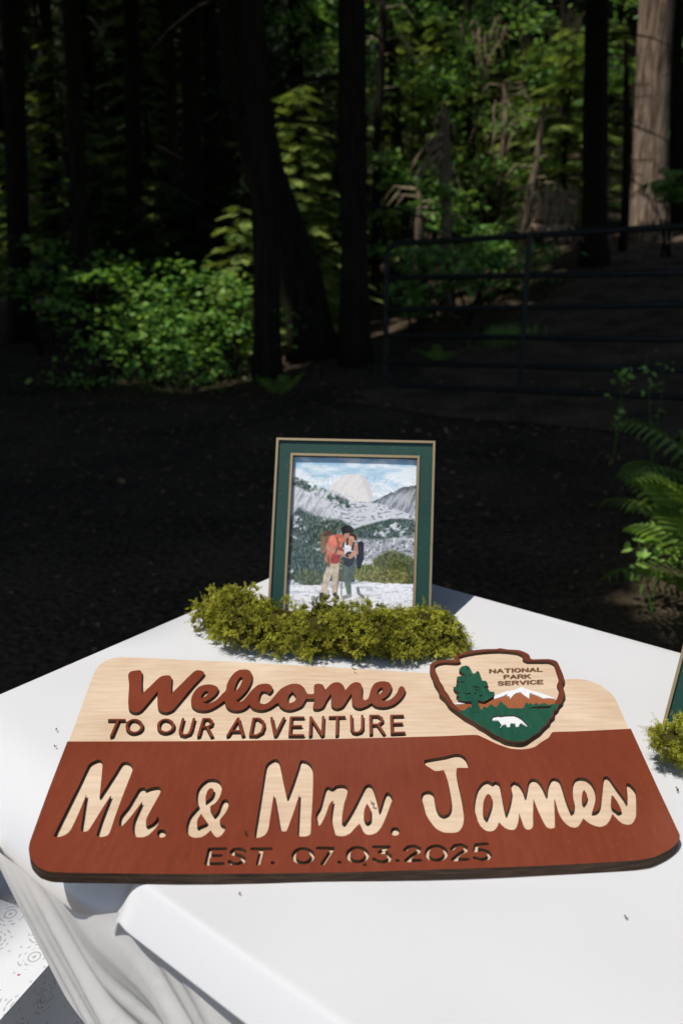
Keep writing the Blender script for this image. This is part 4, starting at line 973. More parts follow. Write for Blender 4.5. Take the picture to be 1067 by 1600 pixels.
holes = [a1([(660, 320), (680, 282), (710, 262), (723, 278), (702, 308), (672, 326)]), a2([(138, 268), (146, 228), (166, 180), (190, 148), (206, 152), (205, 176), (186, 224), (160, 258)]), a2([(583, 342), (592, 305), (622, 272), (646, 298), (655, 325), (640, 352), (604, 368), (588, 361)]), a3([(583, 290), (590, 260), (615, 236), (632, 242), (628, 265), (605, 290), (590, 300)])]
ob = solid('letters', [crm(to_world(el, ZT), 4)] + [crm(to_world(h, ZT), 4) for h in holes], ZB + .05, ZT, [M['brown'], M['burnt']], sign)
ob['label'] = 'joined raised script letters in brown'
H2 = 1.45
G1 = [[[(-104, 505), (24, 505)], [(-28, 505), (-86, 640)]], [EL(106, 558, 62, 54)], [EL(368, 556, 62, 54)],
      [[(512, 496), (486, 595), (497, 625), (530, 634), (562, 622), (577, 592), (603, 496)]], [[(640, 640), (682, 497), (730, 497), (752, 518), (745, 548), (720, 562), (662, 562)], [(712, 562), (752, 640)]],
      [[(884, 636), (972, 492), (1012, 634)], [(916, 598), (1000, 597)]]]
G2 = [[[(272, 632), (300, 494), (345, 494), (378, 518), (384, 560), (366, 610), (325, 634), (272, 632)]], [[(450, 488), (480, 634), (553, 488)]], [[(714, 484), (612, 484), (600, 632), (712, 632)], [(606, 556), (694, 556)]],
      [[(770, 634), (776, 482), (872, 632), (880, 480)]], [[(936, 480), (1056, 478)], [(996, 480), (992, 630)]]]
G3 = [[[(366, 472), (370, 580), (386, 606), (412, 612), (442, 604), (458, 578), (458, 470)]], [[(530, 620), (526, 470), (590, 470), (622, 490), (622, 520), (592, 544), (530, 544)], [(588, 544), (640, 618)]], [[(796, 468), (700, 470), (706, 614), (808, 610)], [(704, 536), (788, 534)]]]
for x0, gl in ((190, G1), (340, G2), (480, G3)):
    for g in gl:
        solid('letter', strokes(x0, 1030, K, g, H2, ZT, .42), ZB + .05, ZT, [M['brown'], M['burnt']], sign)
# emblem
ZR, ZBk = 13.6, 9.2
eo = [(671.8, 1038.7), (676.9, 1035.4), (685.9, 1032), (697, 1031), (705, 1031.4), (708.6, 1029.5), (709.5, 1025.8), (716.2, 1021.9), (733, 1017.4), (755.6, 1014.6), (775.6, 1014.2), (781, 1013), (792.5, 1015), (811.6, 1016.2), (825, 1021.9), (828, 1025.8), (828.5, 1029.2), (834, 1030.6), (856.6, 1030), (869, 1033), (873.5, 1039.9), (876.3, 1046.6), (880.8, 1057.9), (880.8, 1065.7), (878.4, 1069.7), (881, 1078), (881.8, 1087.9), (879, 1092.4), (877.9, 1098), (872.8, 1102.5), (870, 1109), (865.5, 1112.6), (865, 1119), (858.7, 1125), (857.6, 1129.5), (848.6, 1137.4), (841.9, 1145), (834, 1150), (827, 1154.8), (821.6, 1158.7), (813.7, 1160.4), (802.5, 1159.6), (789, 1157), (781, 1152.5), (770, 1147.5), (758.7, 1139.6), (747.5, 1133.4), (740.7, 1128.4), (727, 1121), (717, 1113.7), (707, 1106.4), (701.4, 1101.4), (695.7, 1092.4), (686.7, 1084.5), (685.9, 1078), (679, 1066.9), (675.7, 1056.7), (672.4, 1050)]
ei = [(678.6, 1041), (687, 1036.5), (697, 1035), (712, 1036), (718.5, 1034.8), (718.5, 1031), (715.5, 1027), (733, 1021.9), (755.6, 1018.6), (781, 1017.5), (808, 1020), (818.4, 1025.8), (816.5, 1029.2), (824, 1033.5), (856.6, 1033.5), (865.6, 1037.6), (869, 1046.6), (872.4, 1056.7), (873, 1064.6), (870, 1070), (873.5, 1078), (871, 1089.4), (866, 1100), (858, 1116), (846, 1131), (826, 1148), (812, 1154.5), (790, 1151), (760, 1134), (735, 1120), (718, 1109), (708.4, 1099.5), (700, 1085), (694.3, 1078), (692.6, 1072.5), (687, 1064.6), (684.7, 1057.9), (680.8, 1050)]
emb = solid('emblem', [crm(to_world(eo, ZR), 2)], ZB + .05, ZBk, [M['birch'], M['burnt']], sign)
emb['label'] = 'arrowhead emblem on birch with tree, mountain and white bear'
def esolid(name, loops, z0, z1, mats): return solid(name, loops, z0, z1, mats, emb)
esolid('rim', [crm(to_world(eo, ZR), 2), crm(to_world(ei, ZR), 2)], ZBk + .03, ZR, [M['rim'], M['burnt']])
c3 = lambda p: crop(660, 1005, 8.89, p); c4 = lambda p: crop(770, 1005, 8.89, p); c5 = lambda p: crop(680, 1080, 8.89, p); c6 = lambda p: crop(780, 1080, 8.89, p)
ZM = 10.8
esolid('mountain', [to_world(c5([(235, 180), (400, 165), (560, 160), (760, 90), (830, 85)]) + c4([(60, 765), (160, 735), (290, 690), (390, 650), (480, 690), (700, 760), (840, 775), (880, 800)]) + [(866, 1112), (720, 1118)], ZM)], ZBk + .03, ZM, [M['rust'], M['rust']])
esolid('snow_cap', [to_world(c4([(10, 735), (180, 672), (290, 655), (400, 610), (500, 650), (700, 705), (872, 772), (780, 762), (700, 768), (640, 735), (510, 688), (505, 768), (455, 735), (425, 715), (385, 680), (335, 690), (290, 715), (238, 776), (232, 735), (190, 735), (200, 705), (150, 735), (60, 765), (15, 775)]), ZM + .9)], ZM + .02, ZM + .9, [M['white'], M['white']])
esolid('snow_field', [to_world(c5([(255, 182), (330, 150), (400, 138), (420, 172), (330, 180)]), ZM + .9)], ZM + .02, ZM + .9, [M['white'], M['white']])
ZG = ZR + .35
bear = c5([(768, 415), (800, 358), (880, 343), (905, 350), (980, 340)]) + c6([(200, 337), (250, 353), (310, 388), (370, 448), (412, 490), (370, 496), (300, 455), (278, 468), (265, 502), (228, 505), (215, 460), (155, 455), (145, 507), (103, 507), (95, 470), (50, 480), (20, 517)]) + c5([(888, 492), (915, 465), (880, 420), (810, 420)])
green = c5([(335, 300), (350, 268), (395, 272), (430, 248), (470, 210), (512, 250), (560, 215), (600, 230), (640, 262), (680, 215), (720, 236), (770, 180), (845, 232), (905, 140), (1005, 228)]) + c6([(120, 240), (330, 240), (375, 155), (405, 185), (430, 163), (475, 197), (505, 163), (550, 192), (625, 163), (680, 196), (760, 176), (822, 180), (798, 235), (745, 285), (735, 350), (680, 402), (672, 440), (595, 508), (535, 582), (470, 622), (410, 662), (365, 692), (300, 706), (200, 700), (85, 678)]) + c5([(890, 632), (800, 590), (710, 528), (610, 470), (545, 425), (420, 355)])
slit = c6([(390, 240), (480, 222), (600, 212), (736, 207), (690, 240), (560, 243)])
esolid('foreground', [to_world(green, ZG), to_world(bear, ZG), to_world(slit, ZG)], ZBk + .03, ZG, [M['green'], M['burnt']])
esolid('bear', [to_world([(x + (x - 796) * .06, y + (y - 1128) * .1) for x, y in bear], ZM)], ZM + .02, ZM + 1.4, [M['white'], M['white']])
tree = c3([(510, 362), (545, 325), (610, 312), (650, 330), (680, 385), (702, 425), (738, 418), (750, 390), (785, 395), (800, 440), (822, 500), (826, 522), (880, 525), (905, 560), (888, 600), (838, 608), (918, 640), (930, 672), (1000, 680), (983, 745), (920, 780), (860, 815), (790, 800), (762, 772), (770, 830), (785, 889)]) + c5([(610, 200), (640, 290), (500, 290), (512, 220)]) + c3([(682, 889), (680, 812), (580, 810), (490, 795), (492, 770), (540, 752), (470, 735), (476, 710), (542, 690), (480, 668), (452, 650), (430, 610), (520, 602), (468, 578), (470, 560), (522, 545), (474, 510), (480, 470), (540, 455), (604, 450), (560, 425), (545, 402), (514, 385)])
tslits = [c3(q) for q in ([(706, 598), (760, 602), (805, 632), (755, 622), (708, 612)], [(720, 634), (770, 648), (796, 668), (745, 660)], [(505, 540), (560, 536), (625, 540), (560, 552)], [(572, 704), (620, 700), (668, 690), (668, 710), (590, 716)], [(725, 682), (760, 690), (745, 714), (728, 704)], [(610, 355), (630, 345), (640, 362), (622, 372)], [(655, 430), (672, 432), (674, 465), (660, 456)], [(775, 738), (820, 722), (848, 726), (800, 745)])]
esolid('tree', [to_world(tree, ZG + .6)] + [to_world(t, ZG + .6) for t in tslits], ZBk + .03, ZG + .6, [M['green'], M['burnt']])
FONT = {'N': [[(0, 0), (0, 1), (.8, 0), (.8, 1)]], 'A': [[(0, 0), (.42, 1), (.84, 0)], [(.17, .33), (.68, .33)]], 'T': [[(0, 1), (.8, 1)], [(.4, 1), (.4, 0)]], 'I': [[(0, 0), (0, 1)]], 'O': [[(.42 + .42 * math.cos(a * .5236), .5 + .5 * math.sin(a * .5236)) for a in range(13)]], 'L': [[(0, 1), (0, 0), (.65, 0)]],
        'P': [[(0, 0), (0, 1), (.5, 1), (.7, .88), (.7, .62), (.5, .5), (0, .5)]], 'R': [[(0, 0), (0, 1), (.52, 1), (.74, .88), (.74, .64), (.52, .5), (0, .5)], [(.45, .5), (.78, 0)]], 'K': [[(0, 0), (0, 1)], [(.75, 1), (.02, .42)], [(.25, .58), (.8, 0)]], 'S': [[(.7, .82), (.55, .98), (.2, 1), (.03, .85), (.06, .62), (.6, .45), (.72, .25), (.6, .03), (.2, 0), (0, .16)]],
        'E': [[(.7, 1), (0, 1), (0, 0), (.72, 0)], [(0, .52), (.62, .52)]], 'V': [[(0, 1), (.4, 0), (.8, 1)]], 'C': [[(.78, .82), (.6, .98), (.3, 1), (.04, .75), (.04, .25), (.3, 0), (.6, .02), (.78, .18)]]}
def word(txt, xl, xr, yb, ybr, cap, z):
    wid = []; x = 0; items = []
    for ch in txt:
        g = FONT[ch]; w = max(p[0] for s in g for p in s); items.append((ch, x)); x += w + .36
    tot = x - .36; out = []
    for ch, x0 in items:
        sg = []
        for s in FONT[ch]:
            q = []
            for (gx_, gy_) in s:
                f = (x0 + gx_) / tot; q.append((xl + (xr - xl) * f, yb + (ybr - yb) * f - cap * gy_))
            sg.append(to_world(q, z))
        out += [(ch, sg)]
    return out
for txt, xl, xr, yb, ybr, cap in (('NATIONAL', 765.5, 846.5, 1052.2, 1049.6, 5.6), ('PARK', 788, 828, 1061.2, 1060.2, 5.6), ('SERVICE', 779, 847.5, 1071.3, 1069.0, 5.6)):
    for ch, sg in word(txt, xl, xr, yb, ybr, cap, ZBk):
        esolid('letter', ms_outline(sg, 1.35, .28), ZBk + .02, ZBk + .3, [M['scorch'], M['scorch']])

# ------------------------------------------------------------------ picture frames
M['frame_green'] = mat_wood_paint('frame_green', (.006, .036, .024), (.010, .052, .036), .38, dust=.35)
m, N, L, P = new_mat('frame_gold'); P.inputs['Base Color'].default_value = (.42, .31, .17, 1); P.inputs['Metallic'].default_value = .75; P.inputs['Roughness'].default_value = .38; M['gold'] = m
M['frame_back'] = mat_noise('frame_back', (.05, .045, .04), (.08, .07, .06), 40, .8)
m, N, L, P = new_mat('picture_glass')
tp = N.new('ShaderNodeBsdfTransparent'); gl = N.new('ShaderNodeBsdfGlossy'); gl.inputs['Roughness'].default_value = .02
lw = N.new('ShaderNodeLayerWeight'); lw.inputs['Blend'].default_value = .5; mx = N.new('ShaderNodeMixShader')
pw = N.new('ShaderNodeMath'); pw.operation = 'POWER'; pw.inputs[1].default_value = 4.0; L.new(lw.outputs['Facing'], pw.inputs[0])
fr = N.new('ShaderNodeMath'); fr.operation = 'MULTIPLY_ADD'; fr.inputs[1].default_value = .8; fr.inputs[2].default_value = .05; L.new(pw.outputs[0], fr.inputs[0])
L.new(fr.outputs[0], mx.inputs[0]); L.new(tp.outputs[0], mx.inputs[1]); L.new(gl.outputs[0], mx.inputs[2]); L.new(mx.outputs[0], N['Material Output'].inputs[0])
M['pane'] = m
m, N, L, P = new_mat('photo_print')
at = N.new('ShaderNodeAttribute'); at.attribute_name = 'print'; L.new(at.outputs['Color'], P.inputs['Base Color']); P.inputs['Roughness'].default_value = .4; P.inputs['Specular IOR Level'].default_value = .2
M['print'] = m

def vnoise(X, Y, seed=0):
    xi, yi = np.floor(X).astype(int), np.floor(Y).astype(int); xf, yf = X - xi, Y - yi
    h = lambda a, b: ((np.sin(a * 127.1 + b * 311.7 + seed * 17.3) * 43758.5453) % 1.0)
    u, v = xf * xf * (3 - 2 * xf), yf * yf * (3 - 2 * yf)
    return (h(xi, yi) * (1 - u) + h(xi + 1, yi) * u) * (1 - v) + (h(xi, yi + 1) * (1 - u) + h(xi + 1, yi + 1) * u) * v
def fbm(X, Y, seed=0, o=4): return sum(vnoise(X * 2**i, Y * 2**i, seed + i) * .5**(i + 1) for i in range(o)) / (1 - .5**o)
def paint_landscape(nx_, ny_):
    """the print: pale domed mountain, forested slopes, two hikers on a ledge (drawn in units of 845 x 1100)"""
    X, Y = np.meshgrid((np.arange(nx_) + .5) / nx_ * 845 + 105, (np.arange(ny_) + .5) / ny_ * 1100 + 115)
    img = np.zeros((ny_, nx_, 3)); c = lambda r, g, b: np.array([r, g, b]) / 255.0
    def put(mask, col): m_ = np.clip(mask, 0, 1)[..., None]; img[:] = img * (1 - m_) + np.broadcast_to(col, img.shape) * m_
    soft = lambda d, w=5: np.clip(.5 - d / w, 0, 1)
    f1 = fbm(X / 90, Y / 60, 1); f2 = fbm(X / 22, Y / 22, 5); f3 = fbm(X / 9, Y / 14, 9); st = fbm((X + Y * .5) / 14, (Y - X * .3) / 70, 13)
    img[:] = c(150, 190, 215) * (1 - np.clip((Y - 120) / 330, 0, 1))[..., None] + c(222, 232, 238) * np.clip((Y - 120) / 330, 0, 1)[..., None]
    put(np.clip((fbm(X / 130, Y / 50, 21) - .42) * 4, 0, .9) * (Y < 460), c(233, 238, 242))
    interp = lambda xs, ys: np.interp(X, xs, ys)
    # dome
    dome = interp([350, 366, 390, 425, 470, 520, 565, 600, 625, 645, 662, 672], [392, 335, 293, 258, 238, 230, 232, 250, 288, 340, 395, 470])
    dm = soft(dome - Y) * (X > 350) * (X < 672)
    put(dm, c(228, 225, 221)); put(dm * np.clip((st - .55) * 2.0, 0, .3), c(196, 190, 186)); put(dm * np.clip((f2 - .66) * 4, 0, .35) * (Y > 370), c(165, 163, 162)); put(dm * np.clip((X - 560 - (Y - 230) * .35) / 60, 0, .35), c(178, 176, 176))
    # right ridge
    rid = interp([600, 660, 720, 800, 860, 950], [440, 425, 390, 350, 316, 300]) + (f3 - .5) * 14
    rm = soft(rid - Y) * (X > 610); put(rm, c(176, 180, 186)); put(rm * np.clip((st - .45) * 4, 0, .8), c(112, 118, 126)); put(rm * np.clip(1 - (Y - rid) / 50, 0, 1) * np.clip((f2 - .35) * 4, 0, .85), c(66, 74, 76))
    # left ridge
    lid = interp([105, 180, 260, 330, 400, 470, 560], [268, 300, 330, 345, 352, 400, 470]) + (f3 - .5) * 16
    lm = soft(lid - Y) * (X < 600); put(lm, c(205, 207, 212)); put(lm * np.clip((st - .5) * 4, 0, .7), c(138, 142, 150))
    mid = soft(interp([105, 400, 500, 620, 720, 950], [420, 420, 425, 430, 440, 520]) - Y); put(mid * (X > 380), c(208, 210, 216)); put(mid * (X > 380) * np.clip((fbm(X / 18, Y / 9, 31) - .55) * 6, 0, .8), c(112, 116, 124))
    # forest
    tree_t = np.clip((f3 - .3) * 2.2, 0, 1); fc = c(42, 58, 50) * (1 - tree_t)[..., None] + c(104, 120, 108) * tree_t[..., None]
    def forest(mask, th=.42): put(np.clip(mask, 0, 1) * np.clip((f1 * .55 + f2 * .45 - th) * 9, 0, 1), fc)
    forest(soft(np.abs(Y - interp([105, 250, 350, 450, 600], [285, 345, 385, 440, 470])) - 32, 20) * (X < 520), .44)
    forest(soft(interp([105, 150, 260, 360, 440, 520, 640], [560, 480, 530, 560, 560, 600, 640]) - Y, 30) * (Y < 1000) * (X < 520 + (Y - 600) * .1), .30 + .00012 * np.clip(Y - 700, 0, 400)[0, 0])
    forest(soft(interp([500, 600, 680, 780, 860, 950], [640, 600, 575, 545, 540, 545]) - Y, 14) * soft(Y - interp([500, 700, 950], [690, 700, 660]), 20), .34)
    lo = soft(interp([105, 950], [690, 690]) - Y, 14) * (X > 560) * (Y < 830); put(lo * np.clip((f2 - .35) * 4, 0, .75), c(150, 152, 156)); put(lo * np.clip((f3 - .58) * 6, 0, .8), c(70, 78, 74))
    # bushes
    for (bx, by, rx, ry, col) in ((820, 880, 150, 105, c(92, 98, 50)), (650, 940, 110, 70, c(112, 116, 58)), (900, 940, 80, 100, c(84, 90, 44)), (760, 960, 150, 60, c(120, 118, 66)), (250, 980, 110, 60, c(96, 106, 78))):
        d = np.hypot((X - bx) / rx, (Y - by) / ry) - 1 + (f2 - .5) * .5
        tt_ = np.clip(f3 * 1.6 - .3, 0, 1)[..., None]; put(soft(d, .2), col * (.55 + .75 * tt_))
    # ledge
    led = interp([105, 300, 480, 560, 620, 760, 950], [1035, 1030, 1045, 1010, 990, 1000, 995]) + (f2 - .5) * 16
    put(soft(led - Y, 8), c(240, 240, 243)); put(soft(led - Y, 8) * np.clip((fbm(X / 60, Y / 12, 41) - .56) * 6, 0, .6), c(176, 178, 184))
    # hikers
    def cap(pts, r, col, w=4):
        d = np.full(X.shape, 1e9); rs = r if isinstance(r, (list, tuple)) else [r] * len(pts)
        for (x0, y0), (x1, y1), r0, r1 in zip(pts[:-1], pts[1:], rs[:-1], rs[1:]):
            dx, dy = x1 - x0, y1 - y0; t = np.clip(((X - x0) * dx + (Y - y0) * dy) / (dx * dx + dy * dy + 1e-6), 0, 1)
            d = np.minimum(d, np.hypot(X - x0 - t * dx, Y - y0 - t * dy) - (r0 + (r1 - r0) * t))
        col = col * (.82 + .36 * f2[..., None]) if True else col
        put(soft(d, w), np.clip(col, 0, 1))
    cap([(350, 680), (352, 740), (338, 780)], [30, 34, 24], c(128, 104, 84)); cap([(385, 655), (345, 668)], 16, c(92, 70, 60))
    cap([(405, 880), (372, 960), (352, 1080)], [30, 25, 18], c(206, 190, 168)); cap([(425, 880), (428, 960), (424, 1085)], [28, 23, 17], c(198, 182, 160))
    cap([(340, 1095), (340, 1130)], [16, 17], c(52, 50, 50)); cap([(430, 1090), (445, 1112)], 14, c(70, 62, 56))
    cap([(590, 730), (588, 830), (580, 890)], [20, 26, 14], c(34, 36, 42)); cap([(520, 870), (505, 960), (525, 1085)], [32, 25, 15], c(98, 112, 100)); cap([(545, 850), (530, 960)], [22, 21], c(88, 100, 92))
    cap([(530, 1095), (490, 1108)], 13, c(150, 146, 142)); cap([(580, 1040), (590, 1080), (620, 1100)], 10, c(130, 130, 134))
    cap([(440, 700), (410, 770), (390, 840)], [37, 43, 38], c(214, 112, 90)); cap([(445, 780), (420, 845)], [28, 31], c(158, 66, 60)); cap([(400, 700), (380, 745)], [27, 22], c(226, 130, 104))
    cap([(376, 760), (420, 790), (470, 800)], [20, 17, 14], c(196, 140, 116)); cap([(372, 820), (380, 890)], 9, c(120, 104, 66)); cap([(425, 690), (440, 735), (420, 800)], 6, c(110, 92, 62))
    cap([(512, 740), (510, 790)], [34, 30], c(232, 230, 230)); cap([(520, 820), (512, 860)], [36, 33], c(52, 52, 56)); cap([(548, 745), (560, 790), (520, 822), (490, 815)], [20, 16, 14, 12], c(190, 140, 118)); cap([(541, 720), (533, 775)], 7, c(40, 40, 46))
    cap([(470, 690), (480, 705)], 16, c(176, 124, 102)); cap([(500, 668), (515, 678)], [26, 20], c(186, 132, 110)); cap([(480, 632), (512, 630)], [26, 24], c(34, 28, 28)); cap([(496, 612), (470, 650)], [14, 12], c(34, 28, 28))
    cap([(532, 690), (528, 702)], [24, 20], c(212, 158, 138)); cap([(518, 664), (545, 672), (555, 700)], [9, 9, 7], c(62, 44, 36)); cap([(500, 700), (498, 735)], 8, c(62, 44, 36)); cap([(516, 712), (522, 735)], 13, c(196, 142, 120))
    cap([(455, 830), (440, 1090)], 3.2, c(140, 116, 70)); cap([(470, 850), (472, 1100)], 3.2, c(110, 92, 60)); cap([(497, 812), (503, 818)], 8, c(30, 30, 34))
    grain = (fbm(X / 5, Y / 5, 61, 3) - .5) * .22 + (fbm(X / 14, Y / 14, 71, 3) - .5) * .16
    return np.clip(img * (1 + grain[..., None] * np.where(dm > .2, .25, 1.0)[..., None] * (Y > 240)[..., None]), 0, 1)
def picture_frame(name, base, yaw, lean, w, h, label, stand_side=1, detail=(210, 274)):
    root = empty(name, base, label, 'picture frame'); root.rotation_euler = (-lean, 0, yaw)
    mold, th = .026, .018
    # local: x right, z up, front faces -y
    def bars(nm, x0, x1, z0, z1, wd, y0, y1, mat, bev=.0):
        """four mitred bars between outer rect and inner rect inset by wd"""
        a = [(x0, z0), (x1, z0), (x1, z1), (x0, z1)]; b_ = [(x0 + wd, z0 + wd), (x1 - wd, z0 + wd), (x1 - wd, z1 - wd), (x0 + wd, z1 - wd)]
        for i in range(4):
            j = (i + 1) % 4; V = []
            sl = wd * bev
            for y_, ins in ((y0, sl), (y1, 0)):
                for p in (a[i], a[j], b_[j], b_[i]):
                    V.append((p[0], y_, p[1]))
            me = bpy.data.meshes.new(nm); me.from_pydata(V, [], [(0, 1, 2, 3), (7, 6, 5, 4), (0, 4, 5, 1), (1, 5, 6, 2), (2, 6, 7, 3), (3, 7, 4, 0)]); me.update()
            mobj(nm, me, mat, root)
    bars('outer_trim', -w / 2, w / 2, 0, h, .0034, -.004, th, M['gold'])
    bars('moulding', -w / 2 + .0035, w / 2 - .0035, .0035, h - .0035, mold - .0035 - .0036, 0, th - .001, M['frame_green'])
    bars('inner_trim', -w / 2 + mold - .0035, w / 2 - mold + .0035, mold - .0035, h - mold + .0035, .0035, -.0022, th - .002, M['gold'])
    iw, ih = w - 2 * mold - .001, h - 2 * mold - .001
    nx_, ny_ = detail
    img = paint_landscape(nx_, ny_); lin = np.where(img <= .04045, img / 12.92, ((img + .055) / 1.055) ** 2.4)
    xs = np.linspace(-iw / 2, iw / 2, nx_ + 1); zs = np.linspace(mold + ih, mold, ny_ + 1)
    Xg, Zg = np.meshgrid(xs, zs)
    bow = .0007 * np.cos(Xg / iw * math.pi)
    V = np.stack([Xg, (.0062 - bow), Zg], -1).reshape(-1, 3)
    idx = np.arange((nx_ + 1) * (ny_ + 1)).reshape(ny_ + 1, nx_ + 1)
    F = np.stack([idx[:-1, :-1], idx[1:, :-1], idx[1:, 1:], idx[:-1, 1:]], -1).reshape(-1, 4)
    me = mesh_arrays('photo_print', V, F)
    ca = me.color_attributes.new('print', 'FLOAT_COLOR', 'CORNER')
    rgba = np.ones((ny_ * nx_, 4), np.float32); rgba[:, :3] = lin.reshape(-1, 3)
    ca.data.foreach_set('color', np.repeat(rgba, 4, axis=0).ravel())
    pr_ = mobj('photo_print', me, M['print'], root); pr_['label'] = 'colour print of two hikers on a ledge before a pale domed mountain'
    me = bpy.data.meshes.new('glass'); me.from_pydata([(-iw / 2, 0.0035, mold), (iw / 2, 0.0035, mold), (iw / 2, 0.0035, mold + ih), (-iw / 2, 0.0035, mold + ih)], [], [(0, 1, 2, 3)]); me.update(); mobj('glass', me, M['pane'], root)
    mb = MB(); mb.box((0, .0165, h / 2), (w - .012, .003, h - .012)); mb.build('back_board', M['frame_back'], root)
    mb = MB(); d = math.tan(lean) ; Lh = h * .62
    # easel leg from the back down to the table
    top = Vector((0, .0185, h * .66)); foot_y = .02 + .66 * h * (math.sin(lean) / math.cos(lean)) * .2 + .075
    # foot on the table: local point whose world height is zero: z*cos(lean) - y*sin(lean) = 0 (leaning back raises y)
    foot = Vector((0, foot_y, foot_y * math.tan(lean)))
    foot = Vector((0, foot_y, -foot_y * math.tan(lean))) 
    dv = foot - top; R_ = dv.to_track_quat('Z', 'X').to_matrix()
    mb.box((top + foot) / 2, (.003, .07, dv.length), R_ @ Matrix.Rotation(math.pi / 2 * 0, 3, 'Z')) if False else mb.tube([top, foot], [.012, .02], 4)
    mb.build('easel_leg', M['frame_back'], root)
    return root
fx, fy = on_plane(543.5, 990, TABLE_Z)
picture_frame('picture_frame', (fx, fy, TABLE_Z + .004), math.radians(-5.5), math.radians(25), .238, .284, 'green picture frame with gold trim behind the moss, showing two hikers')
cx_, cy_ = on_plane(1032, 1150, TABLE_Z)
yw = math.atan2(EA[1], EA[0]) - .06
ctr2 = Vector((cx_, cy_)) + Vector((math.cos(yw), math.sin(yw))) * .12
picture_frame('picture_frame', (ctr2.x, ctr2.y, TABLE_Z + .004), yw, math.radians(22), .240, .288, 'green picture frame with gold trim, mostly cut off by the right border', detail=(60, 80))

# ------------------------------------------------------------------ moss
M['moss'] = mat_leaf('moss', (.085, .095, .011), (.50, .50, .07), .28, .7, .15)
M['moss_core'] = mat_noise('moss_core', (.025, .022, .006), (.07, .06, .015), 60, .95, spec=.05)
def moss_clump(px, py, rx, ry, rz, n, label, yaw=0.0, lumps=7):
    x, y = on_plane(px, py, TABLE_Z); base = Vector((x, y, TABLE_Z + .0015))
    root = empty('moss_clump', base, label, 'moss', 'moss in front of the picture frames')
    rng = np.random.default_rng(abs(hash((px, py))) % 9999 if False else int(px * 7 + py))
    # a pile of lumps
    C = np.column_stack([rng.uniform(-.95, .95, lumps) * rx, rng.uniform(-.8, .8, lumps) * ry, rng.uniform(.15, .8, lumps) * rz])
    Rr = rng.uniform(.22, .52, lumps) * rz
    C[:, 2] = np.minimum(C[:, 2], rz - Rr * .6); C[:, 2] = np.maximum(C[:, 2], Rr * .55)
    # core
    import bmesh
    bm = bmesh.new()
    for c_, r_ in zip(C, Rr):
        mt = Matrix.Translation(Vector(c_)) @ Matrix.Diagonal((r_ * 1.35, r_ * 1.1, r_ * .9, 1))
        bmesh.ops.create_icosphere(bm, subdivisions=2, radius=.56, matrix=mt)
    for v in bm.verts: v.co.z = max(v.co.z, .0)
    me = bpy.data.meshes.new('core'); bm.to_mesh(me); bm.free(); mobj('core', me, M['moss_core'], root)
    # tufts on the lumps, sprigs radiating from each tuft
    nt_ = n // 9
    k = rng.integers(0, lumps, nt_); d = rng.normal(0, 1, (nt_, 3)); d[:, 2] = np.abs(d[:, 2]) - .3; d /= np.linalg.norm(d, axis=1)[:, None]
    tc_ = C[k] + d * (Rr[k] * rng.uniform(.72, 1.0, nt_))[:, None] * np.array([1.35, 1.1, .9]); tc_[:, 2] = np.maximum(tc_[:, 2], .003)
    tt_ = np.clip(rng.normal(.42, .30, nt_), .0, 1.0)
    w_ = rng.integers(0, nt_, n); sp_ = rng.normal(0, 1, (n, 3)); sp_ /= np.linalg.norm(sp_, axis=1)[:, None]
    p0 = tc_[w_] + sp_ * .0028; d = d[w_]
    L_ = rng.uniform(.005, .013, n)
    gdir = d * .75 + sp_ * .8; gdir /= np.linalg.norm(gdir, axis=1)[:, None]
    bend = rng.normal(0, .6, (n, 3)) + np.array([0, 0, -.35])
    V, F, T = [], [], []
    NL = 11; vi = 0
    tint0 = np.clip(tt_[w_] + rng.normal(0, .08, n), 0, 1)
    for q in range(NL):
        t = (q + .3) / NL
        c_ = p0 + gdir * (L_ * t)[:, None] + bend * (L_ * t * t * .6)[:, None]
        tang = gdir + bend * (t * 1.1); tang /= np.linalg.norm(tang, axis=1)[:, None]
        rnd = rng.normal(0, 1, (n, 3)); sd = np.cross(tang, rnd); sd /= np.linalg.norm(sd, axis=1)[:, None] + 1e-9
        ll = (.0031 * (1.1 - .55 * t) * rng.uniform(.7, 1.25, n))[:, None]; ww = ll * .26
        nn = np.cross(tang, sd)
        for s in (1, -1):
            tip = c_ + (sd * s * .85 + tang * .55) * ll; mid_ = c_ + (sd * s * .4 + tang * .25) * ll
            V += [np.stack([c_, mid_ + tang * ww, tip, mid_ - tang * ww + nn * ww * .4], 1)]
            T += [np.repeat((np.clip(tint0 + .18 * t + rng.normal(0, .06, n), 0, 1))[:, None], 4, 1)]
    V = np.concatenate(V).reshape(-1, 3); T = np.concatenate(T).reshape(-1)
    V[:, 2] = np.maximum(V[:, 2], .0008)
    m_ = len(V) // 4; b0 = np.arange(m_)[:, None] * 4
    F = np.concatenate([b0 + np.array([[0, 1, 2]]), b0 + np.array([[0, 2, 3]])])
    ob = mobj('sprigs', mesh_arrays('sprigs', V, F, T), M['moss'], root); ob['kind'] = 'stuff'
moss_clump(356, 992, .022, .022, .070, 1300, 'peaked moss tuft at the far left end of the row', lumps=9)
moss_clump(398, 1006, .042, .034, .058, 2100, 'broad moss clump second from the left end of the row', lumps=13)
moss_clump(462, 1014, .040, .030, .058, 1700, 'moss clump third from the left, in front of the frame corner', lumps=11)
moss_clump(535, 1018, .036, .028, .050, 1500, 'low moss clump in the middle of the row before the frame', lumps=10)
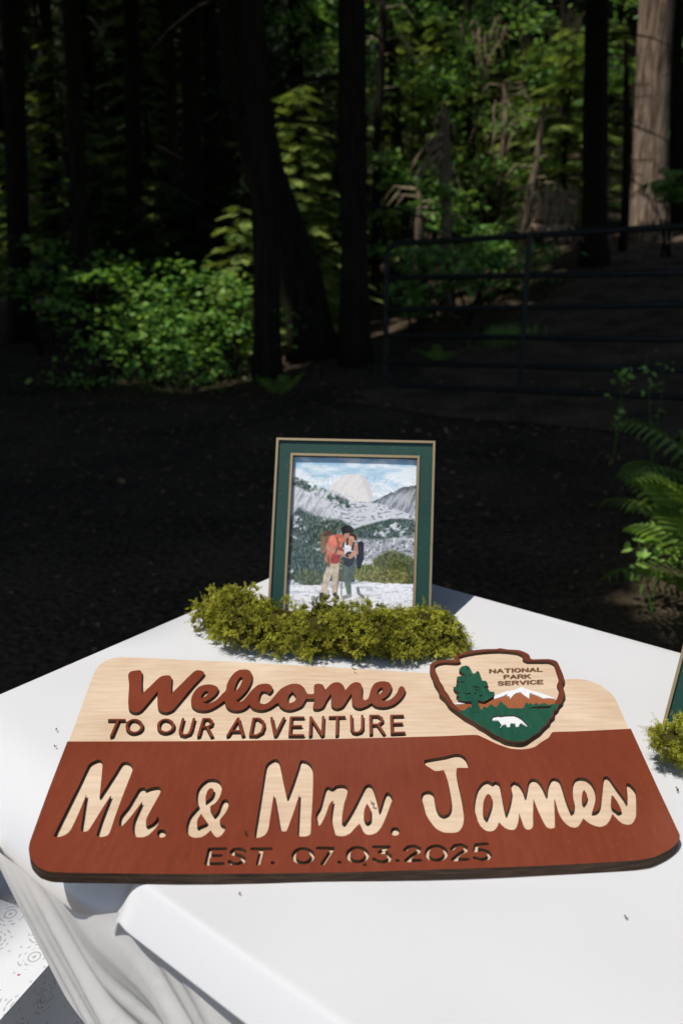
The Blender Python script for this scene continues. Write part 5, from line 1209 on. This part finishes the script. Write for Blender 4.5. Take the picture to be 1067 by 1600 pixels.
moss_clump(585, 1024, .044, .030, .062, 1800, 'moss clump right of the middle, before the frame', lumps=11)
moss_clump(638, 1022, .028, .030, .056, 1500, 'moss clump second from the right end of the row', lumps=9)
moss_clump(668, 1014, .022, .030, .064, 1500, 'moss clump at the right end of the row beside the emblem', lumps=10)
moss_clump(1098, 1200, .050, .035, .050, 1600, 'moss clump at the right border below the second frame', lumps=12)
# crumbs
crumbs = [(88, 1140, .006, 'dark moss crumb on the cloth left of the sign'), (84, 1167, .005, 'pale moss crumb on the cloth left of the sign'), (975, 1433, .006, 'green moss crumb on the white cloth before the sign'), (375, 1397, .003, 'tiny crumb on the cloth below the sign'), (1056, 1232, .006, 'dark crumb on the cloth right of the sign'), (1060, 1236, .004, 'second dark crumb on the cloth right of the sign'), (727, 1022, .006, 'crumb of moss beside the top of the emblem'), (718, 1040, .004, 'crumb of moss just right of the moss row')]
on_sign = [(386, 1308, .009, 'dry curled moss strand on the brown panel beside the ampersand'), (585, 1260, .009, 'green moss strand lying in the s of the sign'), (567, 1354, .005, 'brown moss crumb below the date'), (555, 1048, .008, 'dark moss strand on the top edge of the sign')]
for lst, z in ((crumbs, .0012), (on_sign, ZT * .001 + .0008)):
    for (px, py, s, lab) in lst:
        s *= .7
        x, y = on_plane(px, py, TABLE_Z + z); mb = MB(); a = random.uniform(0, 6.28); pts = []
        for k in range(6):
            pts.append((math.cos(a) * s * k / 5 + random.uniform(-.15, .15) * s, math.sin(a) * s * k / 5 + .25 * s * math.sin(k * 1.7), .0006 + .0008 * (k % 2)))
        mb.tube(pts, [.0003, .0005, .0006, .0006, .0005, .0002], 5)
        for k in range(1, 5):
            p = Vector(pts[k]); mb.tube([p, p + Vector((random.uniform(-1, 1), random.uniform(-1, 1), .3)) * s * .25], [.0004, .0002], 4)
        ob = mb.build('moss_crumb', M['moss_core'] if 'dark' in lab or 'brown' in lab else M['moss']); ob.location = (x, y, TABLE_Z + z); tag(ob, lab, 'moss crumb', 'moss crumbs')
